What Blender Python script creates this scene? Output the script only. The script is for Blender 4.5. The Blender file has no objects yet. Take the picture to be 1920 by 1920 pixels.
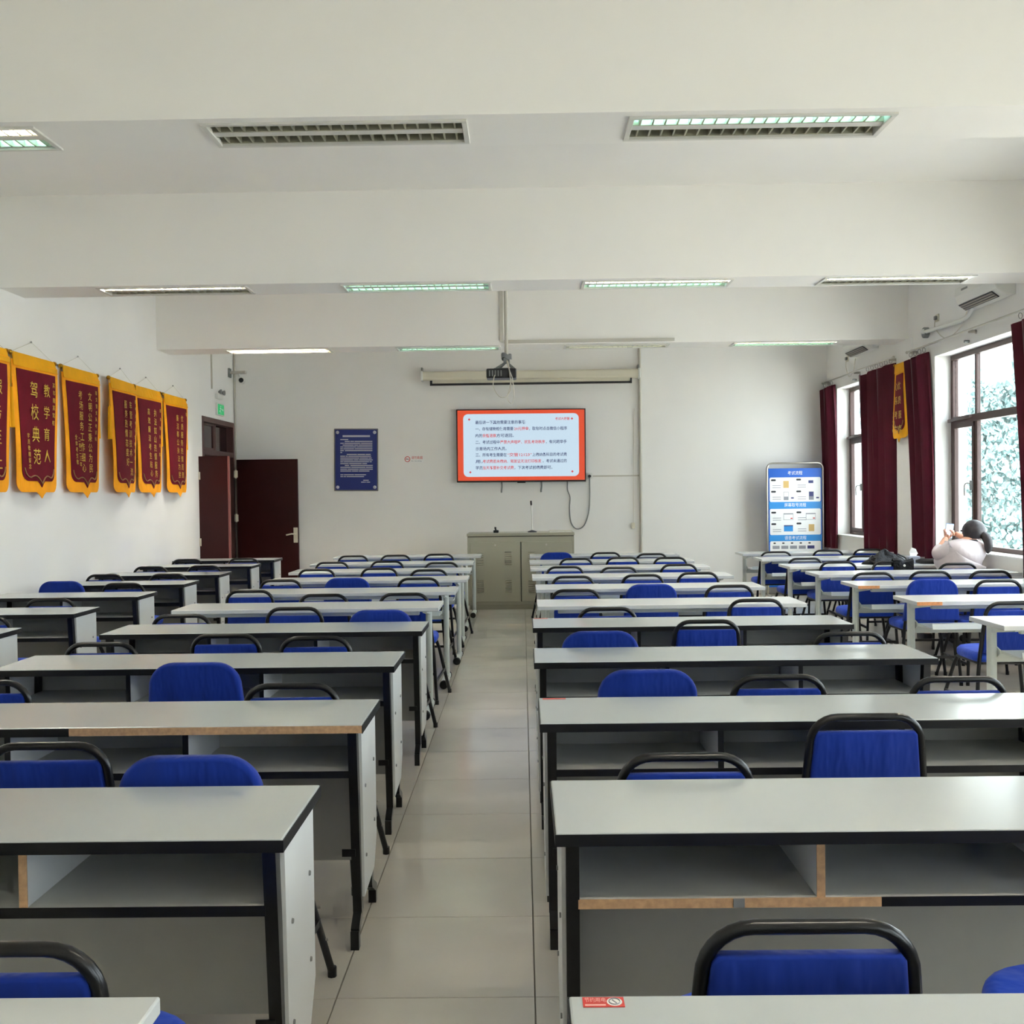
import bpy, bmesh, math, random
from mathutils import Vector, Matrix, Euler

random.seed(7)
SC = bpy.context.scene
COL = SC.collection
PI = math.pi

# ------------------------------------------------------------------ camera
CAM_Z = 1.518
F_PX, PITCH, YAW, ROLL = 1956.54, -0.01789, -0.01006, -0.01293
cy, sy = math.cos(YAW), math.sin(YAW)
cp, sp = math.cos(PITCH), math.sin(PITCH)
fw = Vector((sy * cp, cy * cp, sp))
rt = Vector((cy, -sy, 0.0))
up = rt.cross(fw)
cr, sr = math.cos(ROLL), math.sin(ROLL)
r2 = rt * cr + up * sr
u2 = up * cr - rt * sr
M = Matrix((r2, u2, -fw)).transposed().to_4x4()
M.translation = Vector((0, 0, CAM_Z))
cam_data = bpy.data.cameras.new('camera')
cam_data.sensor_width = 36.0
cam_data.sensor_fit = 'HORIZONTAL'
cam_data.lens = 36.0 * F_PX / 1920.0
cam_data.clip_start = 0.05
cam_data.clip_end = 300
cam = bpy.data.objects.new('camera', cam_data)
COL.objects.link(cam)
cam.matrix_world = M
SC.camera = cam

# ------------------------------------------------------------------ light
SKY_COLOR, SKY_STRENGTH = (0.90, 0.945, 1.0), 3.6
SUN_STRENGTH = 16.0
TUBE_STRENGTH = 150.0
EXPOSURE = 1.26

world = bpy.data.worlds.new('sky')
SC.world = world
world.use_nodes = True
wn = world.node_tree
wn.nodes['Background'].inputs[0].default_value = (*SKY_COLOR, 1)
wn.nodes['Background'].inputs[1].default_value = SKY_STRENGTH

sun_data = bpy.data.lights.new('sun', 'SUN')
sun_data.energy = SUN_STRENGTH
sun_data.angle = math.radians(0.6)
sun_data.color = (1.0, 0.965, 0.92)
sun = bpy.data.objects.new('sun', sun_data)
COL.objects.link(sun)
sun.rotation_euler = Vector((0.40, 0.62, -1.0)).to_track_quat('-Z', 'Y').to_euler()

vs = SC.view_settings
vs.view_transform = 'Standard'
try:
    vs.look = 'None'
except Exception:
    pass
vs.gamma = 1.0
vs.use_curve_mapping = False
vs.exposure = EXPOSURE
try:
    SC.cycles.use_denoising = True
    SC.cycles.denoiser = 'OPENIMAGEDENOISE'
    SC.cycles.max_bounces = 10
    SC.cycles.diffuse_bounces = 6
    SC.cycles.glossy_bounces = 4
    SC.cycles.transparent_max_bounces = 12
    SC.cycles.caustics_reflective = False
    SC.cycles.caustics_refractive = False
    SC.cycles.sample_clamp_indirect = 20.0
    SC.cycles.use_light_tree = True
    SC.cycles.use_adaptive_sampling = True
    SC.cycles.adaptive_threshold = 0.07
except Exception:
    pass

# ------------------------------------------------------------------ room dimensions
XL, XR = -4.23, 4.48
YB, YF = 15.35, -6.2
ZC = 3.98          # ceiling
ZS = 3.24          # beam soffit
BEAMS = [(-2.55, -2.12), (1.12, 1.55), (4.767, 5.195), (8.463, 8.907), (12.12, 12.57)]
WINDOWS = [(12.65, 14.87), (9.05, 11.36), (5.45, 7.75), (1.85, 4.1), (-1.75, 0.5), (-5.4, -3.1)]
WZ0, WZ1 = 0.87, 2.94

# ------------------------------------------------------------------ materials
MATS = {}


def srgb(r, g, b):
    def c(x):
        x /= 255.0
        return x / 12.92 if x <= 0.04045 else ((x + 0.055) / 1.055) ** 2.4
    return (c(r), c(g), c(b))


def mat(name, color, rough=0.6, metal=0.0, spec=0.5, noise=0.0, nscale=8.0, bump=0.0, bscale=40.0,
        emit=None, estr=0.0, coat=0.0, translucent=0.0, rand=0.0, sheen=0.0):
    if name in MATS:
        return MATS[name]
    m = bpy.data.materials.new(name)
    m.use_nodes = True
    nt = m.node_tree
    b = nt.nodes['Principled BSDF']
    b.inputs['Base Color'].default_value = (*color, 1)
    b.inputs['Roughness'].default_value = rough
    b.inputs['Metallic'].default_value = metal
    b.inputs['Specular IOR Level'].default_value = spec
    b.inputs['Coat Weight'].default_value = coat
    b.inputs['Sheen Weight'].default_value = sheen
    if emit is not None:
        if estr < 3:
            m.cycles.emission_sampling = 'NONE'
        b.inputs['Emission Color'].default_value = (*emit, 1)
        b.inputs['Emission Strength'].default_value = estr
    tc = None
    if noise > 0 or bump > 0:
        tc = nt.nodes.new('ShaderNodeTexCoord')
    last = None
    if noise > 0:
        n = nt.nodes.new('ShaderNodeTexNoise')
        n.inputs['Scale'].default_value = nscale
        n.inputs['Detail'].default_value = 5
        nt.links.new(tc.outputs['Object'], n.inputs['Vector'])
        r = nt.nodes.new('ShaderNodeMapRange')
        r.inputs['From Min'].default_value = 0.3
        r.inputs['From Max'].default_value = 0.7
        r.inputs['To Min'].default_value = 1 - noise
        r.inputs['To Max'].default_value = 1 + noise
        nt.links.new(n.outputs['Fac'], r.inputs['Value'])
        last = r.outputs['Result']
    if rand > 0:
        oi = nt.nodes.new('ShaderNodeObjectInfo')
        r = nt.nodes.new('ShaderNodeMapRange')
        r.inputs['To Min'].default_value = 1 - rand
        r.inputs['To Max'].default_value = 1 + rand
        nt.links.new(oi.outputs['Random'], r.inputs['Value'])
        if last is not None:
            mm = nt.nodes.new('ShaderNodeMath')
            mm.operation = 'MULTIPLY'
            nt.links.new(last, mm.inputs[0])
            nt.links.new(r.outputs['Result'], mm.inputs[1])
            last = mm.outputs[0]
        else:
            last = r.outputs['Result']
    if last is not None:
        h = nt.nodes.new('ShaderNodeVectorMath')
        h.operation = 'SCALE'
        h.inputs[0].default_value = color
        nt.links.new(last, h.inputs['Scale'])
        nt.links.new(h.outputs[0], b.inputs['Base Color'])
    if bump > 0:
        n2 = nt.nodes.new('ShaderNodeTexNoise')
        n2.inputs['Scale'].default_value = bscale
        n2.inputs['Detail'].default_value = 4
        nt.links.new(tc.outputs['Object'], n2.inputs['Vector'])
        bp = nt.nodes.new('ShaderNodeBump')
        bp.inputs['Strength'].default_value = bump
        bp.inputs['Distance'].default_value = 0.01
        nt.links.new(n2.outputs['Fac'], bp.inputs['Height'])
        nt.links.new(bp.outputs['Normal'], b.inputs['Normal'])
    if translucent > 0:
        tr = nt.nodes.new('ShaderNodeBsdfTranslucent')
        tr.inputs['Color'].default_value = (*color, 1)
        mx = nt.nodes.new('ShaderNodeMixShader')
        mx.inputs[0].default_value = translucent
        out = nt.nodes['Material Output']
        nt.links.new(b.outputs[0], mx.inputs[1])
        nt.links.new(tr.outputs[0], mx.inputs[2])
        nt.links.new(mx.outputs[0], out.inputs['Surface'])
    MATS[name] = m
    return m


def fabric_mat(name, color, rough=0.85, folds=0.35, fscale=(14, 14, 3), noise=0.12, translucent=0.0, sheen=0.0):
    """cloth whose soft vertical creases are fine relief"""
    m = mat(name, color, rough, spec=0.25, noise=noise, nscale=5, translucent=translucent, sheen=sheen)
    nt = m.node_tree
    b = nt.nodes['Principled BSDF']
    tc = nt.nodes.new('ShaderNodeTexCoord')
    mp = nt.nodes.new('ShaderNodeMapping')
    mp.inputs['Scale'].default_value = fscale
    n = nt.nodes.new('ShaderNodeTexNoise')
    n.inputs['Scale'].default_value = 1.6
    n.inputs['Detail'].default_value = 3
    nt.links.new(tc.outputs['Object'], mp.inputs['Vector'])
    nt.links.new(mp.outputs[0], n.inputs['Vector'])
    bp = nt.nodes.new('ShaderNodeBump')
    bp.inputs['Strength'].default_value = folds
    bp.inputs['Distance'].default_value = 0.03
    nt.links.new(n.outputs['Fac'], bp.inputs['Height'])
    nt.links.new(bp.outputs['Normal'], b.inputs['Normal'])
    return m


def glass_mat():
    m = bpy.data.materials.new('window_glass')
    m.use_nodes = True
    nt = m.node_tree
    nt.nodes.remove(nt.nodes['Principled BSDF'])
    t = nt.nodes.new('ShaderNodeBsdfTransparent')
    t.inputs['Color'].default_value = (0.93, 0.97, 0.97, 1)
    g = nt.nodes.new('ShaderNodeBsdfGlossy')
    g.inputs['Roughness'].default_value = 0.02
    lw = nt.nodes.new('ShaderNodeLayerWeight')
    lw.inputs['Blend'].default_value = 0.5
    pw = nt.nodes.new('ShaderNodeMath')
    pw.operation = 'POWER'
    pw.inputs[1].default_value = 5.0
    fr = nt.nodes.new('ShaderNodeMath')
    fr.operation = 'MULTIPLY_ADD'
    fr.inputs[1].default_value = 0.8
    fr.inputs[2].default_value = 0.03
    nt.links.new(lw.outputs['Facing'], pw.inputs[0])
    nt.links.new(pw.outputs[0], fr.inputs[0])
    mx = nt.nodes.new('ShaderNodeMixShader')
    nt.links.new(fr.outputs[0], mx.inputs[0])
    nt.links.new(t.outputs[0], mx.inputs[1])
    nt.links.new(g.outputs[0], mx.inputs[2])
    nt.links.new(mx.outputs[0], nt.nodes['Material Output'].inputs['Surface'])
    return m


WALL = mat('wall_paint', (0.87, 0.86, 0.83), 0.9, spec=0.2, noise=0.02, nscale=1.2, bump=0.03, bscale=120)
CEIL = mat('ceiling_paint', (0.90, 0.88, 0.835), 0.9, spec=0.2, noise=0.02, nscale=1.0)
TILE = mat('floor_tile_glaze', srgb(200, 193, 181), 0.16, spec=0.5, noise=0.05, nscale=2.5, rand=0.03)
GROUT = mat('tile_grout', srgb(128, 121, 108), 0.9)
LAMIN = mat('white_laminate', srgb(184, 190, 190), 0.2, spec=0.5, noise=0.02, nscale=3)
LAMIN2 = mat('grey_white_laminate', srgb(206, 209, 208), 0.24, spec=0.5, noise=0.02, nscale=3)
SIDE = mat('white_side_panel', srgb(222, 224, 224), 0.4, spec=0.4, noise=0.02, nscale=4)
PANEL = mat('grey_panel', srgb(172, 172, 166), 0.5, spec=0.4, noise=0.05, nscale=5)
SHELF = mat('grey_shelf_board', srgb(190, 190, 184), 0.5, spec=0.4, noise=0.06, nscale=6)
BLACK = mat('black_edge_band', srgb(18, 18, 20), 0.5, spec=0.3)
STEEL = mat('black_painted_steel', srgb(13, 13, 15), 0.28, spec=0.5, noise=0.1, nscale=9)
WOOD = mat('bare_chipboard', srgb(196, 158, 118), 0.8, noise=0.18, nscale=60)
WOOD2 = mat('orange_bare_chipboard', srgb(206, 142, 92), 0.8, noise=0.18, nscale=60)
GMETAL = mat('pale_grey_metal', srgb(205, 212, 208), 0.4, spec=0.5)
RUBBER = mat('black_rubber', srgb(20, 20, 20), 0.7)
BLUE = fabric_mat('blue_chair_fabric', srgb(18, 50, 146), 0.85, 0.9, (6, 6, 1.6), sheen=0.1)
BLUE2 = fabric_mat('blue_seat_fabric', srgb(26, 68, 184), 0.7, 0.6, (5, 5, 5), sheen=0.1)
MAROON = fabric_mat('maroon_velvet', srgb(84, 5, 32), 0.5, 0.12, (30, 30, 1), translucent=0.14, sheen=0.15)
BANNER = fabric_mat('banner_maroon', srgb(104, 10, 30), 0.85, 0.1, (3, 3, 2))
ORANGE = fabric_mat('banner_orange', srgb(250, 166, 28), 0.8, 0.25, (60, 60, 6), noise=0.1)
GOLDCLOTH = fabric_mat('banner_gold_cloth', srgb(236, 168, 14), 0.7, 0.2, (20, 20, 6), noise=0.1)
GOLD = mat('gold_paint', srgb(206, 176, 52), 0.5)
GOLDLINE = mat('gold_trim', srgb(150, 110, 66), 0.6)
BRASS = mat('brass', srgb(200, 150, 40), 0.25, metal=0.9)
CORD = mat('pale_cord', srgb(206, 200, 186), 0.8)
DOOR = mat('dark_red_door', srgb(52, 14, 14), 0.4, spec=0.3, noise=0.1, nscale=4)
DOORFRAME = mat('brown_door_frame', srgb(86, 56, 52), 0.45)
WFRAME = mat('brown_window_frame', srgb(82, 62, 58), 0.4, spec=0.4)
CREAM = mat('cream_plastic', srgb(216, 210, 190), 0.5)
WHITEP = mat('white_plastic', srgb(226, 226, 220), 0.45)
GREYP = mat('grey_plastic', srgb(130, 132, 130), 0.5)
DARKP = mat('dark_plastic', srgb(24, 24, 28), 0.4)
CHROME = mat('brushed_metal', srgb(190, 186, 176), 0.3, metal=0.85)
CABINET = mat('cabinet_grey_enamel', srgb(164, 160, 142), 0.38, spec=0.5, noise=0.02, nscale=3)
CABDARK = mat('cabinet_shadow_gap', srgb(84, 80, 68), 0.6)
GLASS = glass_mat()
REFLGLASS = mat('transom_glass_reflection', srgb(46, 20, 22), 0.08, spec=0.6)  # opaque panes, the dark red reflection is put into their colour
PIPE = mat('painted_conduit', srgb(196, 192, 180), 0.55)
REFLECT = mat('lamp_reflector', srgb(170, 168, 146), 0.35, metal=0.3)
LAMPWHITE = mat('lamp_white_enamel', srgb(214, 212, 204), 0.4)
TUBE_OFF = mat('tube_off', srgb(196, 198, 190), 0.3)
TUBE_CYAN = mat('tube_cool', (0.9, 1, 1), 0.3, emit=(0.45, 0.98, 0.95), estr=12.0)
TUBE_WHITE = mat('tube_white', (1, 1, 1), 0.3, emit=(1.0, 0.92, 0.84), estr=TUBE_STRENGTH)
TUBE_DIM = mat('tube_dim', (1, 1, 1), 0.3, emit=(0.9, 0.95, 0.92), estr=5.0)
SKIN = mat('skin', srgb(222, 168, 142), 0.5, spec=0.4)
HAIR = mat('dark_hair', srgb(38, 32, 36), 0.45, noise=0.3, nscale=40)
SHIRT = fabric_mat('white_shirt', srgb(228, 220, 222), 0.85, 0.35, (10, 10, 5), translucent=0.25)
TROUSER = mat('dark_trousers', srgb(40, 42, 52), 0.85)
BLUEBOARD = mat('notice_blue', srgb(22, 40, 118), 0.4)
BOARDTEXT = mat('notice_text', srgb(196, 196, 206), 0.6)
FRAMEGREY = mat('grey_frame', srgb(120, 118, 112), 0.4, metal=0.4)
RED = mat('print_red', srgb(208, 60, 52), 0.5)
WHITE = mat('print_white', srgb(238, 238, 236), 0.5)
LBLUE = mat('print_light_blue', srgb(40, 140, 214), 0.45)
DBLUE = mat('print_deep_blue', srgb(10, 90, 190), 0.45)
NAVY = mat('print_navy', srgb(48, 52, 110), 0.5)
GREYPRINT = mat('print_grey', srgb(140, 142, 150), 0.6)
PBLACK = mat('print_black', srgb(30, 30, 36), 0.5)
TAN = mat('print_tan', srgb(206, 172, 106), 0.5)
GREEN = mat('exit_green', srgb(0, 110, 60), 0.4, emit=srgb(0, 130, 70), estr=0.6)


def screen(name, rgb, s):
    c = srgb(*rgb)
    return mat(name, (0.01, 0.01, 0.01), 0.25, emit=c, estr=s)


SS = 0.86 / 2 ** EXPOSURE
SCR_ORANGE = screen('screen_orange', (240, 84, 46), 0.95 * SS)
SCR_BLUE = screen('screen_pale_blue', (214, 238, 255), 0.98 * SS)
SCR_NAVY = screen('screen_navy', (36, 44, 110), 0.9 * SS)
SCR_RED = screen('screen_red', (236, 66, 74), 0.9 * SS)

# ------------------------------------------------------------------ mesh helpers


class MB:
    def __init__(s):
        s.v, s.f = [], []

    def box(s, x0, x1, y0, y1, z0, z1):
        o = len(s.v)
        s.v += [(x0, y0, z0), (x1, y0, z0), (x1, y1, z0), (x0, y1, z0), (x0, y0, z1), (x1, y0, z1), (x1, y1, z1), (x0, y1, z1)]
        s.f += [tuple(o + i for i in q) for q in ((0, 3, 2, 1), (4, 5, 6, 7), (0, 1, 5, 4), (1, 2, 6, 5), (2, 3, 7, 6), (3, 0, 4, 7))]
        return s

    def obox(s, c, size, rot):
        """oriented box: rot is a 3x3 matrix or euler tuple"""
        R = rot if isinstance(rot, Matrix) else Euler(rot).to_matrix()
        o = len(s.v)
        hx, hy, hz = size[0] / 2, size[1] / 2, size[2] / 2
        for (x, y, z) in ((-1, -1, -1), (1, -1, -1), (1, 1, -1), (-1, 1, -1), (-1, -1, 1), (1, -1, 1), (1, 1, 1), (-1, 1, 1)):
            s.v.append(tuple(Vector(c) + R @ Vector((x * hx, y * hy, z * hz))))
        s.f += [tuple(o + i for i in q) for q in ((0, 3, 2, 1), (4, 5, 6, 7), (0, 1, 5, 4), (1, 2, 6, 5), (2, 3, 7, 6), (3, 0, 4, 7))]
        return s

    def bar(s, a, b, w, d, ref=(1, 0, 0)):
        """rectangular bar from a to b, width w along ref, depth d"""
        a, b = Vector(a), Vector(b)
        t = (b - a).normalized()
        x = Vector(ref)
        x = (x - t * x.dot(t)).normalized()
        y = t.cross(x)
        o = len(s.v)
        for p in (a, b):
            for (i, j) in ((-1, -1), (1, -1), (1, 1), (-1, 1)):
                s.v.append(tuple(p + x * (i * w / 2) + y * (j * d / 2)))
        s.f += [tuple(o + i for i in q) for q in ((0, 3, 2, 1), (4, 5, 6, 7), (0, 1, 5, 4), (1, 2, 6, 5), (2, 3, 7, 6), (3, 0, 4, 7))]
        return s

    def tube(s, pts, r, n=8, closed=False):
        pts = [Vector(p) for p in pts]
        N = len(pts)
        rad = r if isinstance(r, (list, tuple)) else [r] * N
        tang = []
        for i in range(N):
            if closed:
                d = pts[(i + 1) % N] - pts[i - 1]
            else:
                d = pts[min(i + 1, N - 1)] - pts[max(i - 1, 0)]
            tang.append(d.normalized())
        ref = Vector((0, 0, 1)) if abs(tang[0].z) < 0.9 else Vector((1, 0, 0))
        x = (ref - tang[0] * ref.dot(tang[0])).normalized()
        o = len(s.v)
        for i in range(N):
            x = (x - tang[i] * x.dot(tang[i])).normalized()
            y = tang[i].cross(x)
            for k in range(n):
                a = 2 * PI * k / n
                s.v.append(tuple(pts[i] + (x * math.cos(a) + y * math.sin(a)) * rad[i]))
        for i in range(N if closed else N - 1):
            j = (i + 1) % N
            for k in range(n):
                l = (k + 1) % n
                s.f.append((o + i * n + k, o + i * n + l, o + j * n + l, o + j * n + k))
        if not closed:
            s.f.append(tuple(o + k for k in reversed(range(n))))
            s.f.append(tuple(o + (N - 1) * n + k for k in range(n)))
        return s

    def prism(s, poly, fn0, fn1):
        """poly: 2-d outline; fn0/fn1 map (a,b)->3-d for the two faces"""
        o = len(s.v)
        n = len(poly)
        s.v += [tuple(fn0(a, b)) for a, b in poly] + [tuple(fn1(a, b)) for a, b in poly]
        s.f.append(tuple(o + i for i in range(n)))
        s.f.append(tuple(o + n + i for i in reversed(range(n))))
        for i in range(n):
            j = (i + 1) % n
            s.f.append((o + i, o + n + i, o + n + j, o + j))
        return s

    def lathe(s, prof, c, n=16, axis='z'):
        o = len(s.v)
        for (r, h) in prof:
            for k in range(n):
                a = 2 * PI * k / n
                p = (r * math.cos(a), r * math.sin(a), h)
                if axis == 'y':
                    p = (p[0], p[2], p[1])
                elif axis == 'x':
                    p = (p[2], p[0], p[1])
                s.v.append((c[0] + p[0], c[1] + p[1], c[2] + p[2]))
        m = len(prof)
        for i in range(m - 1):
            for k in range(n):
                l = (k + 1) % n
                s.f.append((o + i * n + k, o + i * n + l, o + (i + 1) * n + l, o + (i + 1) * n + k))
        s.f.append(tuple(o + k for k in reversed(range(n))))
        s.f.append(tuple(o + (m - 1) * n + k for k in range(n)))
        return s

    def mesh(s, name, m, smooth=False, bevel=0.0, seg=1):
        me = bpy.data.meshes.new(name)
        me.from_pydata(s.v, [], s.f)
        bm = bmesh.new()
        bm.from_mesh(me)
        bmesh.ops.recalc_face_normals(bm, faces=bm.faces)
        if bevel > 0:
            ed = [e for e in bm.edges if len(e.link_faces) == 2 and e.calc_face_angle(0) > 0.6]
            bmesh.ops.bevel(bm, geom=ed, offset=bevel, segments=seg, affect='EDGES', profile=0.5)
        bm.to_mesh(me)
        bm.free()
        if smooth:
            for p in me.polygons:
                p.use_smooth = True
            try:
                me.set_sharp_from_angle(angle=0.9)
            except Exception:
                pass
        me.materials.append(m)
        return me

    def build(s, name, m, parent=None, smooth=False, bevel=0.0, seg=1):
        o = bpy.data.objects.new(name, s.mesh(name, m, smooth, bevel, seg))
        COL.objects.link(o)
        if parent is not None:
            o.parent = parent
        return o


def tag(o, label=None, cat=None, group=None, kind=None):
    if label:
        o['label'] = label
    if cat:
        o['category'] = cat
    if group:
        o['group'] = group
    if kind:
        o['kind'] = kind
    return o


def empty(name, loc=(0, 0, 0), rz=0.0):
    o = bpy.data.objects.new(name, None)
    o.empty_display_size = 0.1
    COL.objects.link(o)
    o.location = loc
    o.rotation_euler = (0, 0, rz)
    return o


def copy_tree(o, parent=None):
    c = o.copy()
    COL.objects.link(c)
    if parent is not None:
        c.parent = parent
    for ch in o.children:
        copy_tree(ch, c)
    return c


def rrect(w, h, r, n=5, cx=0.0, cy_=0.0, radii=None):
    """rounded rectangle outline, counter-clockwise; radii = (br, tr, tl, bl)"""
    rr = radii or (r, r, r, r)
    out = []
    for (sx, sz, a0, q) in ((1, -1, -PI / 2, rr[0]), (1, 1, 0, rr[1]), (-1, 1, PI / 2, rr[2]), (-1, -1, PI, rr[3])):
        if q <= 1e-6:
            out.append((cx + sx * w / 2, cy_ + sz * h / 2))
            continue
        for k in range(n + 1):
            a = a0 + PI / 2 * k / n
            out.append((cx + sx * (w / 2 - q) + q * math.cos(a), cy_ + sz * (h / 2 - q) + q * math.sin(a)))
    return out


def pillow(mb, outline, fn, t, soft=0.012, steps=3):
    """soft-edged slab; fn(a,b,c): outline plane + thickness coordinate c in [-t/2,t/2]"""
    n = len(outline)
    ca = sum(p[0] for p in outline) / n
    cb = sum(p[1] for p in outline) / n
    rings = []
    for k in range(steps + 1):
        ang = PI / 2 * k / steps
        rings.append((soft * (1 - math.sin(ang)), -t / 2 + soft * (1 - math.cos(ang)) * 0 + (-soft * (math.cos(ang)) + soft) * 1.0))
    rings = [(soft * (1 - math.sin(PI / 2 * k / steps)), -t / 2 + soft * (1 - math.cos(PI / 2 * k / steps))) for k in range(steps + 1)]
    full = rings + [(i, -c) for (i, c) in reversed(rings)]
    o = len(mb.v)
    for (ins, c) in full:
        for (a, b) in outline:
            d = math.hypot(a - ca, b - cb) or 1.0
            q = max(0.0, 1 - ins / d)
            mb.v.append(tuple(fn(ca + (a - ca) * q, cb + (b - cb) * q, c)))
    m = len(full)
    for i in range(m - 1):
        for k in range(n):
            l = (k + 1) % n
            mb.f.append((o + i * n + k, o + i * n + l, o + (i + 1) * n + l, o + (i + 1) * n + k))
    mb.f.append(tuple(o + k for k in reversed(range(n))))
    mb.f.append(tuple(o + (m - 1) * n + k for k in range(n)))
    return mb


def arc(c, r, a0, a1, n, fn):
    return [fn(c[0] + r * math.cos(a0 + (a1 - a0) * k / n), c[1] + r * math.sin(a0 + (a1 - a0) * k / n)) for k in range(n + 1)]


def bez(pts, n=24):
    """smooth polyline through points (Catmull-Rom)"""
    P = [Vector(p) for p in pts]
    P = [P[0] * 2 - P[1]] + P + [P[-1] * 2 - P[-2]]
    out = []
    segs = len(P) - 3
    per = max(2, n // segs)
    for i in range(segs):
        a, b, c, d = P[i:i + 4]
        for k in range(per):
            t = k / per
            out.append(0.5 * ((2 * b) + (c - a) * t + (2 * a - 5 * b + 4 * c - d) * t * t + (3 * b - a - 3 * c + d) * t ** 3))
    out.append(P[-2])
    return out


ROT_BACK = Euler((PI / 2, 0, 0))
ROT_LEFT = Euler((PI / 2, 0, PI / 2))
ROT_RIGHT = Euler((PI / 2, 0, -PI / 2))


TMP = bpy.data.scenes.new('lettering_workspace')


def text_mesh(body, size, line=1.0, align='LEFT', bold=0.0):
    cu = bpy.data.curves.new('lettering', 'FONT')
    cu.body = body
    cu.size = size
    cu.align_x = align
    cu.align_y = 'TOP'
    cu.space_line = line
    cu.resolution_u = 1
    cu.fill_mode = 'FRONT'
    cu.offset = bold * size
    o = bpy.data.objects.new('lettering', cu)
    TMP.collection.objects.link(o)
    TMP.view_layers[0].update()
    dg = TMP.view_layers[0].depsgraph
    me = bpy.data.meshes.new_from_object(o.evaluated_get(dg))
    bpy.data.objects.remove(o)
    bpy.data.curves.remove(cu)
    me.name = 'lettering'
    return me


def text(body, size, m, loc, rot, parent, line=1.0, align='LEFT', name='lettering', width=None, bold=0.0):
    """flat printed lettering; width stretches it to that length"""
    me = text_mesh(body, size, line, align, bold)
    me.materials.clear()
    me.materials.append(m)
    o = bpy.data.objects.new(name, me)
    COL.objects.link(o)
    o.parent = parent
    o.location = loc
    o.rotation_euler = rot
    if width and len(me.vertices):
        xs = [v.co.x for v in me.vertices]
        w = max(xs) - min(xs)
        if w > 1e-6:
            k = width / w
            x0 = min(xs) if align == 'LEFT' else 0.0
            for v in me.vertices:
                v.co.x = (v.co.x - x0) * k
    return o


def ordinal(n):
    return ['zeroth', 'first', 'second', 'third', 'fourth', 'fifth', 'sixth', 'seventh', 'eighth', 'ninth', 'tenth', 'eleventh', 'twelfth'][n]

# ================================================================== STRUCTURE


def struct(name, mb, m, label, bevel=0.0):
    o = mb.build(name, m, None, bevel=bevel)
    tag(o, label, name.split('_')[0], kind='structure')
    return o


# floor slab and tiles ------------------------------------------------
floor = struct('floor', MB().box(XL - 0.2, XR + 0.3, YF - 0.2, YB + 0.2, -0.15, -0.006), GROUT, 'glossy beige tiled classroom floor with thin grout lines')
TX, TY, TS = 0.019, 3.119, 0.6
tile_meshes = {}
field = MB()
n_tiles = 0
for i in range(-8, 9):
    for j in range(-16, 22):
        x0, x1 = max(TX + TS * i + 0.002, XL), min(TX + TS * (i + 1) - 0.002, XR)
        y0, y1 = max(TY + TS * j + 0.002, YF), min(TY + TS * (j + 1) - 0.002, YB)
        if x1 - x0 < 0.02 or y1 - y0 < 0.02:
            continue
        cx_ = (x0 + x1) / 2
        if -3.1 < cx_ < 3.1 and y0 > 1.4:
            key = (round(x1 - x0, 3), round(y1 - y0, 3))
            if key not in tile_meshes:
                tile_meshes[key] = MB().box(-key[0] / 2, key[0] / 2, -key[1] / 2, key[1] / 2, -0.006, 0.0).mesh('floor_tile', TILE, bevel=0.0012)
            t = bpy.data.objects.new('floor_tile', tile_meshes[key])
            COL.objects.link(t)
            t.location = (cx_, (y0 + y1) / 2, 0)
            t.parent = floor
            n_tiles += 1
        else:
            field.box(x0, x1, y0, y1, -0.006, 0.0)
tf = field.build('tile_field', TILE, floor)
tf['kind'] = 'stuff'

# walls ---------------------------------------------------------------
DY0, DY1, DZ, DZT = 13.79, 15.30, 2.10, 2.60      # doorway in the left wall
w = MB()
w.box(XL - 0.2, XL, YF - 0.2, DY0, 0, ZC)
w.box(XL - 0.2, XL, DY0, DY1, DZT, ZC)
w.box(XL - 0.2, XL, DY1, YB + 0.2, 0, ZC)
wall_left = struct('wall_left', w, WALL, 'white painted side wall hung with maroon banners')
struct('wall_back', MB().box(XL, XR, YB, YB + 0.2, 0, ZC), WALL, 'white painted front wall behind the screen and cabinet')
struct('wall_rear', MB().box(XL, XR, YF - 0.2, YF, 0, ZC), WALL, 'white painted wall behind the last desk rows')
w = MB()
XO = XR + 0.27
ys = sorted(WINDOWS)
cur = YF - 0.2
for (a, b) in ys:
    w.box(XR, XO, cur, a, 0, ZC)
    w.box(XR, XO, a, b, 0, WZ0)
    w.box(XR, XO, a, b, WZ1, ZC)
    cur = b
w.box(XR, XO, cur, YB + 0.2, 0, ZC)
wall_right = struct('wall_right', w, WALL, 'white painted window wall with deep window recesses')
struct('ceiling', MB().box(XL - 0.2, XO, YF - 0.2, YB + 0.2, ZC, ZC + 0.15), CEIL, 'off-white plastered ceiling between the beams')
# pier under the beam on the window wall
struct('trim_1', MB().box(XR - 0.03, XR, 11.98, 12.44, 0, ZS), WALL, 'shallow white pier between the two windows', bevel=0.004)

# window sills --------------------------------------------------------
SILL = mat('white_sill', srgb(232, 232, 228), 0.35)

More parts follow.
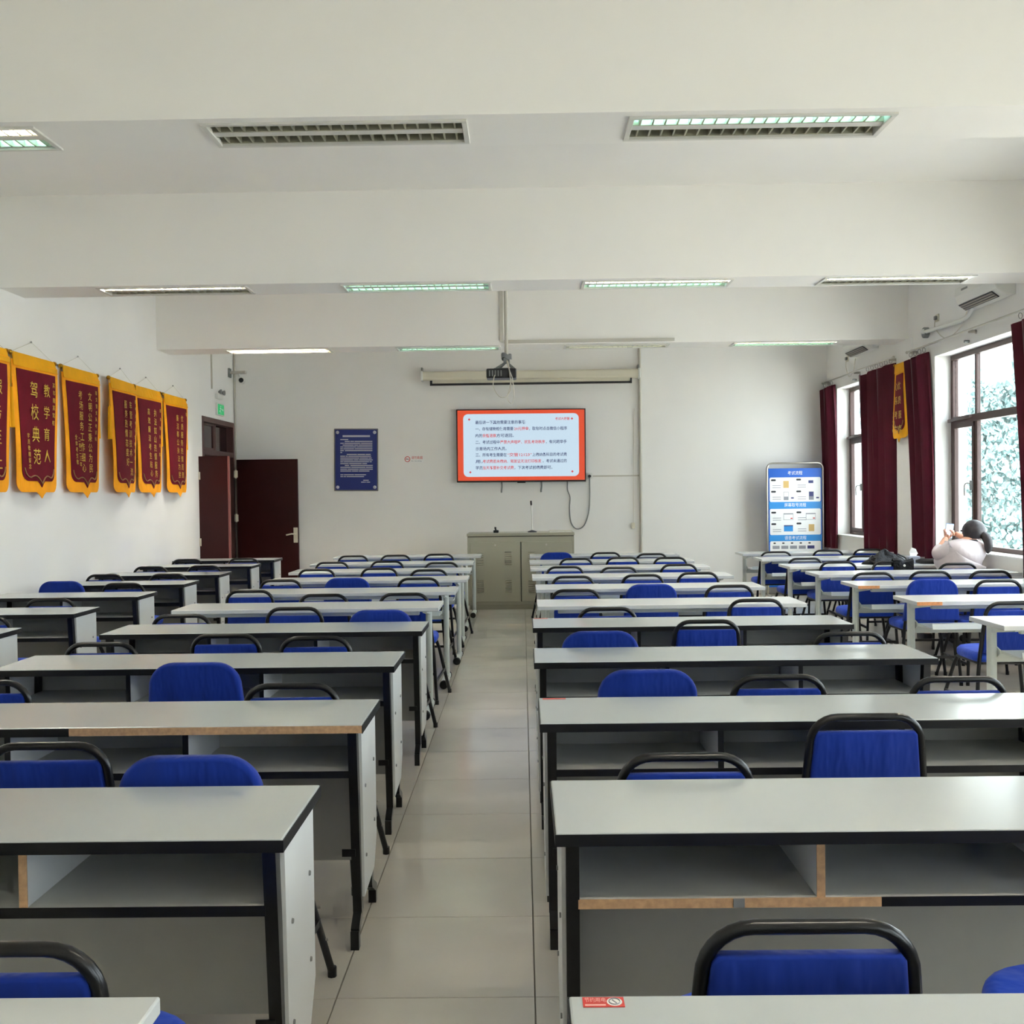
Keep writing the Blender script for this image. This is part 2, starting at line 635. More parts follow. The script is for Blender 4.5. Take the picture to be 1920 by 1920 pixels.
# beams, each with recesses for four lamps ----------------------------
LAMP_X = [-2.85, -0.85, 1.13, 3.10]
LL, LW = 1.21, 0.292
for bi, (a, b) in enumerate(BEAMS):
    m_ = MB()
    yc = (a + b) / 2
    l0, l1 = yc - LW / 2, yc + LW / 2
    m_.box(XL, XR, a, a + 0.04, ZS, ZC)
    m_.box(XL, XR, b - 0.04, b, ZS, ZC)
    m_.box(XL, XR, a + 0.04, l0, ZS, ZS + 0.03)
    m_.box(XL, XR, l1, b - 0.04, ZS, ZS + 0.03)
    edges = [XL]
    for x in LAMP_X:
        edges += [x - LL / 2, x + LL / 2]
    edges.append(XR)
    for k in range(0, len(edges), 2):
        m_.box(edges[k], edges[k + 1], l0, l1, ZS, ZS + 0.03)
    o = m_.build('ceiling_beam', CEIL)
    tag(o, ['white ceiling beam behind the camera', 'white ceiling beam above the nearest desks, closest to the camera', 'white ceiling beam nearest the camera in view, carrying wide louvred lamps',
            'white ceiling beam between the two others, above the middle rows', 'white ceiling beam closest to the front wall and screen'][bi], 'beam', kind='structure')

# ------------------------------------------------------------------ ceiling lamps


def lamp(x, yc, near, far, near_row, label):
    """recessed twin-tube louvre lamp, near/far = tube material or None when unlit"""
    r = empty('ceiling_lamp', (x, yc, ZS))
    hl, hw = LL / 2, LW / 2
    f = MB()
    for (x0, x1, y0, y1) in ((-hl - 0.012, hl + 0.012, -hw - 0.012, -hw + 0.012), (-hl - 0.012, hl + 0.012, hw - 0.012, hw + 0.012),
                             (-hl - 0.012, -hl + 0.014, -hw + 0.012, hw - 0.012), (hl - 0.014, hl + 0.012, -hw + 0.012, hw - 0.012)):
        f.box(x0, x1, y0, y1, -0.010, 0.028)
    f.build('frame', LAMPWHITE, r, bevel=0.002)
    h = MB().box(-hl + 0.014, hl - 0.014, -hw + 0.012, hw - 0.012, 0.085, 0.095)
    h.build('housing', LAMPWHITE, r)
    MB().box(-hl + 0.014, hl - 0.014, -0.026, 0.026, 0.0, 0.02).build('spine', LAMPWHITE, r)
    for sgn, tm in ((-1, near), (1, far)):
        c = sgn * 0.078
        # parabolic trough
        t = MB()
        for k in range(6):
            a0, a1 = PI * k / 6, PI * (k + 1) / 6
            y0, z0 = c + 0.052 * math.cos(a0), 0.002 + 0.076 * math.sin(a0)
            y1, z1 = c + 0.052 * math.cos(a1), 0.002 + 0.076 * math.sin(a1)
            t.box(-hl + 0.016, hl - 0.016, min(y0, y1), max(y0, y1) + 0.001, min(z0, z1), max(z0, z1) + 0.002)
        t.build('reflector', REFLECT, r)
        tb = MB().tube([(-hl + 0.04, c, 0.048), (hl - 0.04, c, 0.048)], 0.0125, 10)
        tb.build('tube', tm or TUBE_OFF, r, smooth=True)
        nb = 20
        allb = MB()
        bmsh = None
        for k in range(nb):
            px = -hl + 0.05 + (LL - 0.1) * k / (nb - 1)
            if near_row:
                if bmsh is None:
                    bmsh = MB().prism([(-0.048, 0.0), (0.048, 0.0), (0.040, 0.030), (-0.040, 0.030)],
                                      lambda a, b: (-0.004, a, b), lambda a, b: (0.004, a, b)).mesh('louvre_blade', REFLECT)
                o = bpy.data.objects.new('louvre_blade', bmsh)
                COL.objects.link(o)
                o.location = (px, c, 0.002)
                o.parent = r
            else:
                allb.box(px - 0.003, px + 0.003, c - 0.046, c + 0.046, 0.002, 0.032)
        if not near_row:
            allb.build('louvre', REFLECT, r)['kind'] = 'stuff'
    tag(r, label, 'ceiling lamp', 'recessed louvre lamps in the ceiling beams')
    return r


LAMPS = {2: [(TUBE_WHITE, TUBE_CYAN), (None, None), (TUBE_CYAN, None), (TUBE_WHITE, TUBE_WHITE)],
         3: [(TUBE_WHITE, None), (TUBE_CYAN, TUBE_CYAN), (TUBE_WHITE, TUBE_CYAN), (TUBE_WHITE, None)],
         4: [(TUBE_WHITE, TUBE_WHITE), (TUBE_CYAN, TUBE_CYAN), (TUBE_DIM, TUBE_DIM), (TUBE_WHITE, TUBE_CYAN)],
         1: [(None, None), (None, None), (TUBE_WHITE, None), (None, None)], 0: [(None, None), (TUBE_WHITE, None), (None, None), (TUBE_WHITE, None)]}
PLACE = ['nearest the banner wall', 'second from the banner wall', 'second from the window wall', 'nearest the window wall']
BEAMN = ['beam behind the camera', 'beam overhead', 'nearest visible beam', 'middle beam', 'beam by the front wall']
for bi, (a, b) in enumerate(BEAMS):
    for k, x in enumerate(LAMP_X):
        st = LAMPS[bi][k]
        lit = sum(1 for q in st if q is not None)
        lamp(x, (a + b) / 2, st[0], st[1], bi == 2,
             '%s louvre lamp, %s, in %s' % (['unlit', 'half-lit', 'fully lit'][lit], PLACE[k], BEAMN[bi]))

# ------------------------------------------------------------------ windows
XG = XR + 0.20      # glass plane


def window(n, ya, yb, label, handle=True):
    """brown frame: narrow casement at the far side, wide fixed pane, transom above"""
    r = empty('window_%d' % n, (XG, (ya + yb) / 2, WZ0))
    tag(r, label, 'window', kind='structure')
    hy = (yb - ya) / 2
    H = WZ1 - WZ0
    t = 0.055
    zt = 2.20 - WZ0
    ym = hy - 0.60
    f = MB()
    f.box(-0.03, 0.03, -hy, hy, 0, t).box(-0.03, 0.03, -hy, hy, H - t, H)
    f.box(-0.03, 0.03, -hy, -hy + t, t, H - t).box(-0.03, 0.03, hy - t, hy, t, H - t)
    f.build('frame', WFRAME, r, bevel=0.003)
    MB().box(-0.035, 0.035, -hy + t, hy - t, zt, zt + 0.075).build('transom', WFRAME, r, bevel=0.003)
    MB().box(-0.022, 0.022, ym - 0.026, ym + 0.026, t, zt).build('mullion', WFRAME, r, bevel=0.003)
    MB().box(-0.022, 0.022, ym - 0.02, ym + 0.02, zt + 0.075, H - t).build('mullion', WFRAME, r, bevel=0.003)
    s_ = MB()
    for (y0, y1, z0, z1) in ((ym + 0.03, hy - t, t, t + 0.05), (ym + 0.03, hy - t, zt - 0.05, zt), (ym + 0.03, ym + 0.075, t + 0.05, zt - 0.05), (hy - t - 0.045, hy - t, t + 0.05, zt - 0.05)):
        s_.box(-0.034, 0.006, y0, y1, z0, z1)
    sash = s_.build('sash', WFRAME, r, bevel=0.003)
    if handle:
        MB().box(-0.062, -0.034, ym + 0.042, ym + 0.062, 0.62, 0.72).tube(bez([(-0.06, ym + 0.052, 0.69), (-0.10, ym + 0.055, 0.69), (-0.105, ym + 0.09, 0.66), (-0.10, ym + 0.095, 0.56)], 10), 0.008, 6).build('handle', CREAM if n > 2 else GREYP, sash)
        # restrictor stay resting on the transom
        MB().bar((-0.06, hy - 0.02, zt + 0.035), (-0.075, ym, zt + 0.05), 0.03, 0.03, (0, 0, 1)).build('stay', WFRAME, r)
    for (y0, y1, z0, z1) in ((-hy + t, ym - 0.03, t, zt), (ym + 0.075, hy - t - 0.045, t + 0.05, zt - 0.05),
                             (-hy + t, ym - 0.022, zt + 0.075, H - t), (ym + 0.022, hy - t, zt + 0.075, H - t)):
        MB().box(-0.003, 0.003, y0, y1, z0, z1).build('pane', GLASS, r)
    MB().box(-0.235, -0.04, -hy + 0.002, hy - 0.002, 0.0, 0.012).build('window_sill', SILL, r)
    return r


window(1, *WINDOWS[0], 'brown-framed window beside the printed stand, partly curtained')
window(2, *WINDOWS[1], 'brown-framed window beside the seated person')
window(3, *WINDOWS[2], 'brown-framed window beside the middle rows', False)
window(4, *WINDOWS[3], 'brown-framed window beside the nearest rows', False)
window(5, *WINDOWS[4], 'brown-framed window level with the camera', False)
window(6, *WINDOWS[5], 'brown-framed window behind the camera', False)

# ------------------------------------------------------------------ door
d = empty('door_1', (XL, (DY0 + DY1) / 2, 0))
tag(d, 'dark red double door standing open in the corner, with a transom', 'door', kind='structure')


def dpart(mb, name, m, parent=d, **k):
    """mesh given in world coordinates, parented to the door"""
    off = Vector((XL, (DY0 + DY1) / 2, 0))
    mb.v = [tuple(Vector(p) - off) for p in mb.v]
    return mb.build(name, m, parent, **k)


f = MB()
f.box(XL - 0.12, XL + 0.012, DY0, DY0 + 0.06, 0, DZT).box(XL - 0.12, XL + 0.012, DY1 - 0.05, DY1, 0, DZT)
f.box(XL - 0.12, XL + 0.012, DY0 + 0.06, DY1 - 0.05, DZT - 0.07, DZT).box(XL - 0.12, XL + 0.012, DY0 + 0.06, DY1 - 0.05, DZ - 0.01, DZ + 0.06)
dpart(f, 'door_frame', DOORFRAME, bevel=0.004)
dpart(MB().box(XL - 0.09, XL - 0.04, 14.50, 14.56, DZ + 0.06, DZT - 0.07), 'mullion', DOORFRAME)
dpart(MB().box(XL - 0.07, XL - 0.06, DY0 + 0.06, 14.50, DZ + 0.06, DZT - 0.07), 'pane', REFLGLASS)
dpart(MB().box(XL - 0.10, XL - 0.09, 14.56, DY1 - 0.05, DZ + 0.06, DZT - 0.07), 'pane', REFLGLASS)
sb = MB()
for (y0, y1, z0, z1) in ((DY0 + 0.06, 14.50, DZ + 0.06, DZ + 0.095), (DY0 + 0.06, 14.50, DZT - 0.1, DZT - 0.07), (DY0 + 0.06, DY0 + 0.1, DZ + 0.095, DZT - 0.1), (14.46, 14.5, DZ + 0.095, DZT - 0.1)):
    sb.box(XL - 0.062, XL - 0.045, y0, y1, z0, z1)
dpart(sb, 'sash', DOORFRAME)
# main leaf, swung flat against the front wall
leaf = dpart(MB().box(-4.165, -3.275, 15.20, 15.245, 0.01, 2.06), 'door_leaf', DOOR, bevel=0.003)
dpart(MB().box(-3.345, -3.285, 15.185, 15.20, 0.84, 1.06), 'lock_plate', CREAM, leaf, bevel=0.003)
dpart(MB().tube([(-3.315, 15.19, 0.965), (-3.315, 15.14, 0.965), (-3.36, 15.13, 0.97), (-3.44, 15.13, 0.955)], 0.011, 8), 'handle', CREAM, leaf, smooth=True)
for z in (1.80, 1.16, 0.35):
    dpart(MB().box(-4.20, -4.15, 15.175, 15.205, z, z + 0.10).tube([(-4.175, 15.17, z - 0.01), (-4.175, 15.17, z + 0.11)], 0.012, 8), 'hinge', CREAM, leaf)
# narrow leaf, standing out into the room
nl = dpart(MB().box(-4.27, -3.85, 13.62, 13.665, 0.01, 2.055), 'door_leaf', DOOR, bevel=0.003)
dpart(MB().box(-3.85, -3.83, 13.615, 13.67, 0.01, 2.055), 'edge_strip', mat('door_edge_lit', srgb(140, 84, 80), 0.4), nl)  # light on the leaf's free edge, put into a paler strip colour
for z in (0.88, 1.75):
    dpart(MB().box(-4.25, -4.21, 13.60, 13.625, z, z + 0.10), 'hinge', CREAM, nl)
# corridor beyond the doorway
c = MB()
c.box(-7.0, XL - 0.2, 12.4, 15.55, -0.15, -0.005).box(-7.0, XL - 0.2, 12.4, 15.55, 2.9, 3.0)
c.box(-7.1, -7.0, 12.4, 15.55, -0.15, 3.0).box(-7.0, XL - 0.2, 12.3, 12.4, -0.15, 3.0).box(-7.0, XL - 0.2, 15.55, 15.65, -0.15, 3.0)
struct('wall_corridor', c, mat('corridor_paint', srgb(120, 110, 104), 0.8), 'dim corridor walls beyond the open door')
# ================================================================== DESKS
ZT = 0.76


def black_desk(L, bare=None):
    """white top with black edge band, shelf with dividers, black bent-steel end frames.
    local origin: floor, middle of the length, near (user) edge at y=0, far edge at y=DB"""
    r = empty('classroom_desk')
    DB = 0.43
    h = L / 2
    MB().box(-h, h, 0, DB, ZT - 0.026, ZT).build('desktop', LAMIN, r, bevel=0.004, seg=2)
    e = MB()
    e.box(-h - 0.002, h + 0.002, DB, DB + 0.002, ZT - 0.030, ZT - 0.003)
    e.box(-h - 0.002, -h, -0.002, DB, ZT - 0.030, ZT - 0.003).box(h, h + 0.002, -0.002, DB, ZT - 0.030, ZT - 0.003)
    x0 = -h
    if bare == 'top':
        e.box(-h, -h + L * 0.46, -0.002, 0, ZT - 0.030, ZT - 0.003)
        MB().box(-h + L * 0.46, h, -0.002, 0.0, ZT - 0.028, ZT - 0.003).build('bare_edge', WOOD, r)
    else:
        e.box(-h, h, -0.002, 0, ZT - 0.030, ZT - 0.003)
    e.build('edge_band', BLACK, r)
    # shelf
    zs = 0.595
    MB().box(-h + 0.05, h - 0.05, 0.04, DB - 0.03, zs - 0.018, zs).build('shelf', SHELF, r)
    se = MB()
    if bare == 'shelf':
        se.box(-h + 0.05 + L * 0.38, h - 0.05, 0.036, 0.04, zs - 0.020, zs + 0.001)
        MB().box(-h + 0.05, -h + 0.05 + L * 0.38, 0.036, 0.04, zs - 0.020, zs + 0.001).build('bare_edge', WOOD, r)
        MB().box(-h + 0.40, -h + 0.425, 0.032, 0.037, zs - 0.018, zs + 0.002).build('cam_fitting', GREYP, r)
    else:
        se.box(-h + 0.05, h - 0.05, 0.036, 0.04, zs - 0.022, zs + 0.001)
    se.build('shelf_edge', BLACK, r)
    nd = 2 if L > 1.5 else 1
    for k in range(nd):
        x = -h + L * (k + 1) / (nd + 1)
        dv = MB().box(x - 0.009, x + 0.009, 0.045, DB - 0.03, zs, ZT - 0.026).build('divider', SIDE, r)
        MB().box(x - 0.0095, x + 0.0095, 0.042, 0.045, zs, ZT - 0.026).build('bare_edge' if bare in ('shelf', 'divider') else 'edge_strip', WOOD if bare in ('shelf', 'divider') else BLACK, dv)
    # modesty panel on the far side
    MB().box(-h + 0.04, h - 0.04, DB - 0.03, DB - 0.012, 0.17, ZT - 0.026).build('back_panel', PANEL, r)
    # lower steel rail behind the shelf
    MB().box(-h + 0.04, h - 0.04, 0.30, 0.325, 0.535, 0.560).build('rail', STEEL, r)
    for s in (-1, 1):
        x = s * (h - 0.022)
        # white end panel with a cut lower corner
        MB().prism([(0.075, ZT - 0.03), (DB - 0.03, ZT - 0.03), (DB - 0.03, 0.27), (DB - 0.10, 0.17), (0.10, 0.15)],
                   lambda a, b, x=x: (x - 0.008, a, b), lambda a, b, x=x: (x + 0.008, a, b)).build('end_panel', SIDE, r)
        fr = MB()
        fr.bar((x - s * 0.016, 0.045, ZT - 0.03), (x - s * 0.016, 0.105, 0.10), 0.030, 0.040)
        fr.bar((x - s * 0.016, 0.110, 0.105), (x - s * 0.016, 0.035, 0.055), 0.028, 0.030)
        fr.bar((x - s * 0.016, 0.035, 0.062), (x - s * 0.016, 0.035, 0.0), 0.028, 0.032)
        fr.box(x - s * 0.016 - 0.045 * (s > 0), x - s * 0.016 + 0.045 * (s < 0), 0.060, 0.064, 0.30, 0.325)
        fr.build('leg', STEEL, r)
        bk = MB()
        bk.bar((x - s * 0.016, DB - 0.055, ZT - 0.03), (x - s * 0.016, DB - 0.085, 0.10), 0.030, 0.034)
        bk.bar((x - s * 0.016, DB - 0.085, 0.105), (x - s * 0.016, DB + 0.012, 0.055), 0.028, 0.030)
        bk.bar((x - s * 0.016, DB + 0.012, 0.062), (x - s * 0.016, DB + 0.012, 0.0), 0.028, 0.032)
        bk.build('leg', STEEL, r)
        for (yy, zz) in ((0.14, 0.52), (0.14, 0.28), (0.34, 0.56), (0.34, 0.34)):
            MB().lathe([(0.007, 0), (0.006, 0.004)], (x + s * 0.008 if s > 0 else x - 0.012, yy, zz), 8, 'x').build('screw_cap', GREYP, r)
    return r


def white_desk(L, bare=False):
    """all-white top on two pale grey cantilever columns with a hanging tray"""
    r = empty('training_table')
    DW = 0.45
    h = L / 2
    MB().box(-h, h, 0, DW, ZT - 0.028, ZT).build('tabletop', LAMIN2, r, bevel=0.004, seg=2)
    if bare:
        MB().box(-h + 0.002, -h + 0.17, -0.002, 0.004, ZT - 0.026, ZT - 0.002).build('bare_edge', WOOD2, r)
    MB().box(-h + 0.14, h - 0.14, 0.10, 0.135, ZT - 0.062, ZT - 0.028).build('beam', GMETAL, r, bevel=0.004)
    MB().prism([(0.06, 0.565), (0.07, 0.60), (0.075, 0.60), (0.075, 0.570), (0.33, 0.575), (0.33, 0.555)],
               lambda a, b: (-h + 0.13, a, b), lambda a, b: (h - 0.13, a, b)).build('tray', GMETAL, r)
    MB().box(-h + 0.12, h - 0.12, 0.37, 0.395, 0.50, 0.56).build('rail', GMETAL, r, bevel=0.004)
    for s in (-1, 1):
        x = s * (h - 0.10)
        MB().prism(rrect(0.042, 0.07, 0.018, 4, x, 0.375), lambda a, b: (a, b, 0.05), lambda a, b: (a, b, ZT - 0.03)).build('column', GMETAL, r, smooth=True)
        MB().prism([(0.05, ZT - 0.028), (0.41, ZT - 0.028), (0.41, ZT - 0.085), (0.36, ZT - 0.085), (0.06, ZT - 0.042)],
                   lambda a, b, x=x: (x - 0.014, a, b), lambda a, b, x=x: (x + 0.014, a, b)).build('bracket', GMETAL, r)
        MB().prism([(0.33, 0.575), (0.33, 0.555), (0.41, 0.50), (0.41, 0.60)],
                   lambda a, b, x=x, s=s: (x - s * 0.03 - 0.004, a, b), lambda a, b, x=x, s=s: (x - s * 0.03 + 0.004, a, b)).build('tray_bracket', GMETAL, r)
        ft = MB().tube([(x, 0.02, 0.034), (x, 0.12, 0.036), (x, 0.44, 0.036)], [0.027, 0.029, 0.029], 10).build('foot', GMETAL, r, smooth=True)
        MB().lathe([(0.030, 0), (0.0335, 0.008), (0.0335, 0.035)], (x, -0.01, 0.0335), 12, 'y').build('end_cap', RUBBER, ft)
        MB().lathe([(0.0335, 0), (0.0335, 0.03), (0.030, 0.036)], (x, 0.435, 0.0335), 12, 'y').build('end_cap', RUBBER, ft)
    return r


BLOCK = {'L': 'aisle door-side block', 'R': 'aisle window-side block', 'W': 'window-wall block', 'F': 'banner-wall block'}
DESK_GROUP = {'b': 'black-edged desks with shelves', 'w': 'white cantilever training tables'}

# block, row, kind, x centre, y of the near edge, bare edge
DESKS = []
LB = [1.57, 2.72, 3.86, 5.04, 6.22, 7.42, 8.54, 9.68, 10.76, 11.90, 13.16]
LX = [-0.56, -0.54, -0.54, -0.58, -0.57, -0.57, -0.53, -0.50, -0.53, -0.55, -0.52]
for i, (yb, xr) in enumerate(zip(LB, LX)):
    k = 'b' if 1 <= i <= 4 else 'w'
    DESKS.append(('L', i, k, xr - 0.9, yb - (0.43 if k == 'b' else 0.45), {1: 'divider', 2: 'top'}.get(i)))
RB = [1.56, 2.74, 3.85, 5.09, 6.30, 7.42, 8.64, 9.76, 10.88, 11.84, 12.97]
RX = [0.06, 0.065, 0.05, 0.045, 0.052, 0.092, 0.098, 0.08, 0.07, 0.07, 0.08]
for i, (yb, xl) in enumerate(zip(RB, RX)):
    k = 'b' if i <= 4 else 'w'
    DESKS.append(('R', i, k, xl + 0.9, yb - (0.43 if k == 'b' else 0.45), {1: 'shelf'}.get(i)))
WB = [6.16, 7.42, 8.64, 9.72, 10.73, 11.93, 12.92]
for i, yb in enumerate(WB):
    DESKS.append(('W', i + 1, 'w', 2.62 + 0.9, yb - 0.45, 'end' if i in (1, 2) else None))
FB = [6.14, 7.28, 8.43, 9.53, 10.60, 11.80, 12.86]
for i, yb in enumerate(FB):
    DESKS.append(('F', i + 1, 'f', -2.965 - 0.62, yb - 0.43, None))
NROW = {'L': 11, 'R': 11, 'W': 8, 'F': 8}

protos = {}
DESK_AT = {}
for (blk, i, k, x, y, bare) in DESKS:
    key = (k, bare)
    if key not in protos:
        protos[key] = black_desk(1.8, bare) if k == 'b' else (black_desk(1.22) if k == 'f' else white_desk(1.8, bare == 'end'))
        o = protos[key]
    else:
        o = copy_tree(protos[key])
    o.location = (x, y, 0)
    DESK_AT[(blk, i)] = (x, y)
    n = NROW[blk] - i
    kind = {'b': 'black-edged white desk with open shelf', 'f': 'short black-edged desk with white end panel', 'w': 'white training table on grey column legs'}[k]
    if bare == 'top':
        kind = 'black-edged desk with bare wood front edge'
    elif bare == 'shelf':
        kind = 'black-edged desk with bare wood shelf edge'
    elif bare == 'divider':
        kind = 'black-edged desk with bare wood divider edge'
    elif bare == 'end':
        kind = 'white training table with chipped orange corner edge'
    tag(o, '%s, %s row from cabinet, %s' % (kind, ordinal(n), BLOCK[blk]), 'desk', DESK_GROUP['w' if k == 'w' else 'b'])

# ================================================================== CHAIRS
ZTOP = 0.815


def make_chair(hooded):
    """steel-tube chair with a rounded back loop, blue cushion and fabric back.
    local origin: floor under the top of the back loop, facing +y"""
    r = empty('classroom_chair')
    tr = 0.0125
    hw, hb = 0.168, 0.198         # loop half-width at the top / at the seat
    rad = 0.085
    zt = ZTOP - tr

    def at(x, z):                 # the back leans: further forward towards the seat
        return (x, 0.045 * (ZTOP - z) / 0.37, z)

    def half(z):
        return hw + (hb - hw) * (ZTOP - z) / 0.37
    loop = [at(-half(0.44), 0.44), at(-half(0.60), 0.60)]
    loop += arc((-(half(0.73) - rad), zt - rad), rad, PI, PI / 2, 7, at)
    loop += arc((half(0.73) - rad, zt - rad), rad, PI / 2, 0, 7, at)
    loop += [at(half(0.60), 0.60), at(half(0.44), 0.44)]
    MB().tube(loop, tr, 10).build('back_frame', STEEL, r, smooth=True)
    if hooded:
        out = []
        e = 0.020
        for a_ in ((-half(0.50) - e, 0.50), (half(0.50) + e, 0.50)):
            out.append(a_)
        n = 8
        w_ = half(0.73) + e
        rr = 0.105
        for k in range(n + 1):
            a = PI / 2 * k / n
            out.append((w_ - rr + rr * math.cos(a), ZTOP + 0.008 - rr + rr * math.sin(a)))
        for k in range(n + 1):
            a = PI / 2 + PI / 2 * k / n
            out.append((-w_ + rr + rr * math.cos(a), ZTOP + 0.008 - rr + rr * math.sin(a)))
        p = MB()
        pillow(p, out, lambda a, b, c: (a, at(a, b)[1] + c, b), 0.052, 0.02, 4)
        p.build('back_cover', BLUE, r, smooth=True)
    else:
        z0, z1 = 0.49, 0.758
        out = [(-half(z0) + 0.010, z0), (half(z0) - 0.010, z0), (half(z1) - 0.012, z1 - 0.012), (half(z1) - 0.022, z1), (-half(z1) + 0.022, z1), (-half(z1) + 0.012, z1 - 0.012)]
        p = MB()
        pillow(p, out, lambda a, b, c: (a, at(a, b)[1] + c, b), 0.034, 0.012, 3)
        p.build('back_cover', BLUE, r, smooth=True)
    # cushion: nearly straight at the back, round at the front
    p = MB()
    out = rrect(0.445, 0.42, 0.1, 7, 0, 0.245, (0.06, 0.16, 0.16, 0.06))
    pillow(p, out, lambda a, b, c: (a, b, 0.462 + c + 0.012 * max(0, 1 - ((a / 0.23) ** 2 + ((b - 0.245) / 0.21) ** 2)) * (c > 0)), 0.062, 0.026, 4)
    p.build('seat', BLUE2, r, smooth=True)
    MB().tube([(-0.19, 0.07, 0.425), (-0.20, 0.36, 0.425), (-0.15, 0.42, 0.425), (0.15, 0.42, 0.425), (0.20, 0.36, 0.425), (0.19, 0.07, 0.425)], 0.011, 8, True).build('seat_frame', STEEL, r, smooth=True)
    for s in (-1, 1):
        MB().tube([(s * half(0.45), at(0, 0.45)[1], 0.45), (s * 0.208, 0.045, 0.30), (s * 0.225, 0.025, 0.012)], tr, 8).lathe([(0.015, 0), (0.015, 0.03)], (s * 0.225, 0.025, 0), 8).build('leg', STEEL, r, smooth=True)
        MB().tube([(s * 0.195, 0.37, 0.425), (s * 0.215, 0.39, 0.36), (s * 0.285, 0.475, 0.012)], tr, 8).lathe([(0.015, 0), (0.015, 0.03)], (s * 0.285, 0.475, 0), 8).build('leg', STEEL, r, smooth=True)
        MB().bar((s * 0.217, 0.032, 0.16), (s * 0.253, 0.438, 0.19), 0.012, 0.022, (1, 0, 0)).build('stretcher', STEEL, r)
        for (px, py, pz) in ((0.246, 0.425, 0.24), (0.264, 0.447, 0.13)):
            MB().lathe([(0.006, 0), (0.005, 0.016)], (s * px - (0.016 if s < 0 else 0), py, pz), 8, 'x').build('rivet', CHROME, r)
    MB().bar((-0.216, 0.034, 0.22), (0.216, 0.034, 0.22), 0.020, 0.012, (0, 0, 1)).build('stretcher', STEEL, r)
    return r


CHAIRS = {
    ('L', 1): [(-0.86, 1.64, 'o')],
    ('L', 2): [(-1.39, 3.0, 'o'), (-0.905, 2.79, 'c')],
    ('L', 3): [(-2.12, 4.05, 'o'), (-1.39, 4.37, 'c'), (-0.88, 3.91, 'o')],
    ('L', 4): [(-2.08, 5.09, 'o'), (-1.54, 5.35, 'o'), (-1.05, 5.22, 'o')],
    ('L', 5): [(-2.07, 6.27, 'o'), (-1.46, 6.61, 'o'), (-0.87, 6.3, 'c')],
    ('L', 6): [(-2.07, 7.85, 'o'), (-1.44, 7.48, 'o'), (-0.86, 7.48, 'o')],
    ('L', 7): [(-2.06, 8.82, 'o'), (-1.49, 8.79, 'c'), (-0.89, 8.84, 'o')],
    ('L', 8): [(-2.0, 10.06, 'o'), (-1.4, 10.11, 'o'), (-0.89, 9.81, 'o')],
    ('L', 9): [(-2.04, 11.1, 'o'), (-1.46, 11.16, 'o'), (-0.85, 10.83, 'o')],
    ('L', 10): [(-2.0, 12.24, 'o'), (-1.5, 12.24, 'o'), (-1.0, 12.36, 'o')],
    ('R', 1): [(0.46, 1.7, 'o'), (1.15, 1.80, 'o')],
    ('R', 2): [(0.43, 2.80, 'o'), (1.07, 3.27, 'o')],
    ('R', 3): [(0.48, 4.07, 'c'), (0.97, 3.98, 'o'), (1.62, 3.90, 'o')],
    ('R', 4): [(0.38, 5.22, 'c'), (1.0, 5.71, 'o'), (1.61, 5.16, 'o')],
    ('R', 5): [(0.51, 6.38, 'o'), (1.51, 6.78, 'o')],
    ('R', 6): [(0.38, 7.61, 'o'), (0.96, 7.84, 'c'), (1.54, 7.81, 'o')],
    ('R', 7): [(0.42, 8.84, 'o'), (1.02, 8.92, 'o'), (1.52, 9.08, 'o')],
    ('R', 8): [(0.40, 10.01, 'o'), (0.90, 9.83, 'o'), (1.51, 10.12, 'o')],
    ('R', 9): [(0.57, 11.22, 'o'), (1.08, 11.32, 'o'), (1.58, 11.21, 'o')],
    ('R', 10): [(0.39, 12.16, 'c'), (0.97, 12.25, 'o'), (1.47, 11.93, 'o')],
    ('W', 2): [(3.02, 6.44, 'o')],
    ('W', 3): [(3.12, 7.98, 'c'), (3.62, 7.98, 'o')],
    ('W', 4): [(2.95, 8.82, 'o'), (3.46, 8.89, 'o'), (3.96, 8.87, 'o')],
    ('W', 5): [(3.08, 10.22, 'o'), (3.57, 10.16, 'o'), (4.07, 9.80, 'o')],
    ('W', 6): [(2.92, 10.82, 'o'), (3.6, 11.07, 'o')],
    ('W', 7): [(2.91, 12.02, 'o'), (3.56, 12.2, 'o'), (4.06, 12.29, 'o')],
    ('F', 2): [(-3.29, 6.28, 'o')],
    ('F', 3): [(-3.36, 7.36, 'o')],
    ('F', 4): [(-3.92, 8.80, 'c'), (-3.34, 8.66, 'o')],
    ('F', 5): [(-3.90, 9.67, 'o'), (-3.3, 9.65, 'o')],
    ('F', 6): [(-3.84, 10.70, 'o'), (-3.3, 10.75, 'o')],
    ('F', 7): [(-3.85, 11.90, 'o'), (-3.22, 11.97, 'o')],
}
SEATS = {'L': [(-1.72, 'wall-side seat'), (-1.16, 'middle seat'), (9, 'aisle-side seat')],
         'R': [(0.70, 'aisle-side seat'), (1.28, 'middle seat'), (9, 'window-side seat')],
         'W': [(3.3, 'inner seat'), (3.8, 'middle seat'), (9, 'window-side seat')],
         'F': [(-3.6, 'wall-side seat'), (9, 'inner seat')]}
cproto = {}
chair_objs = {}
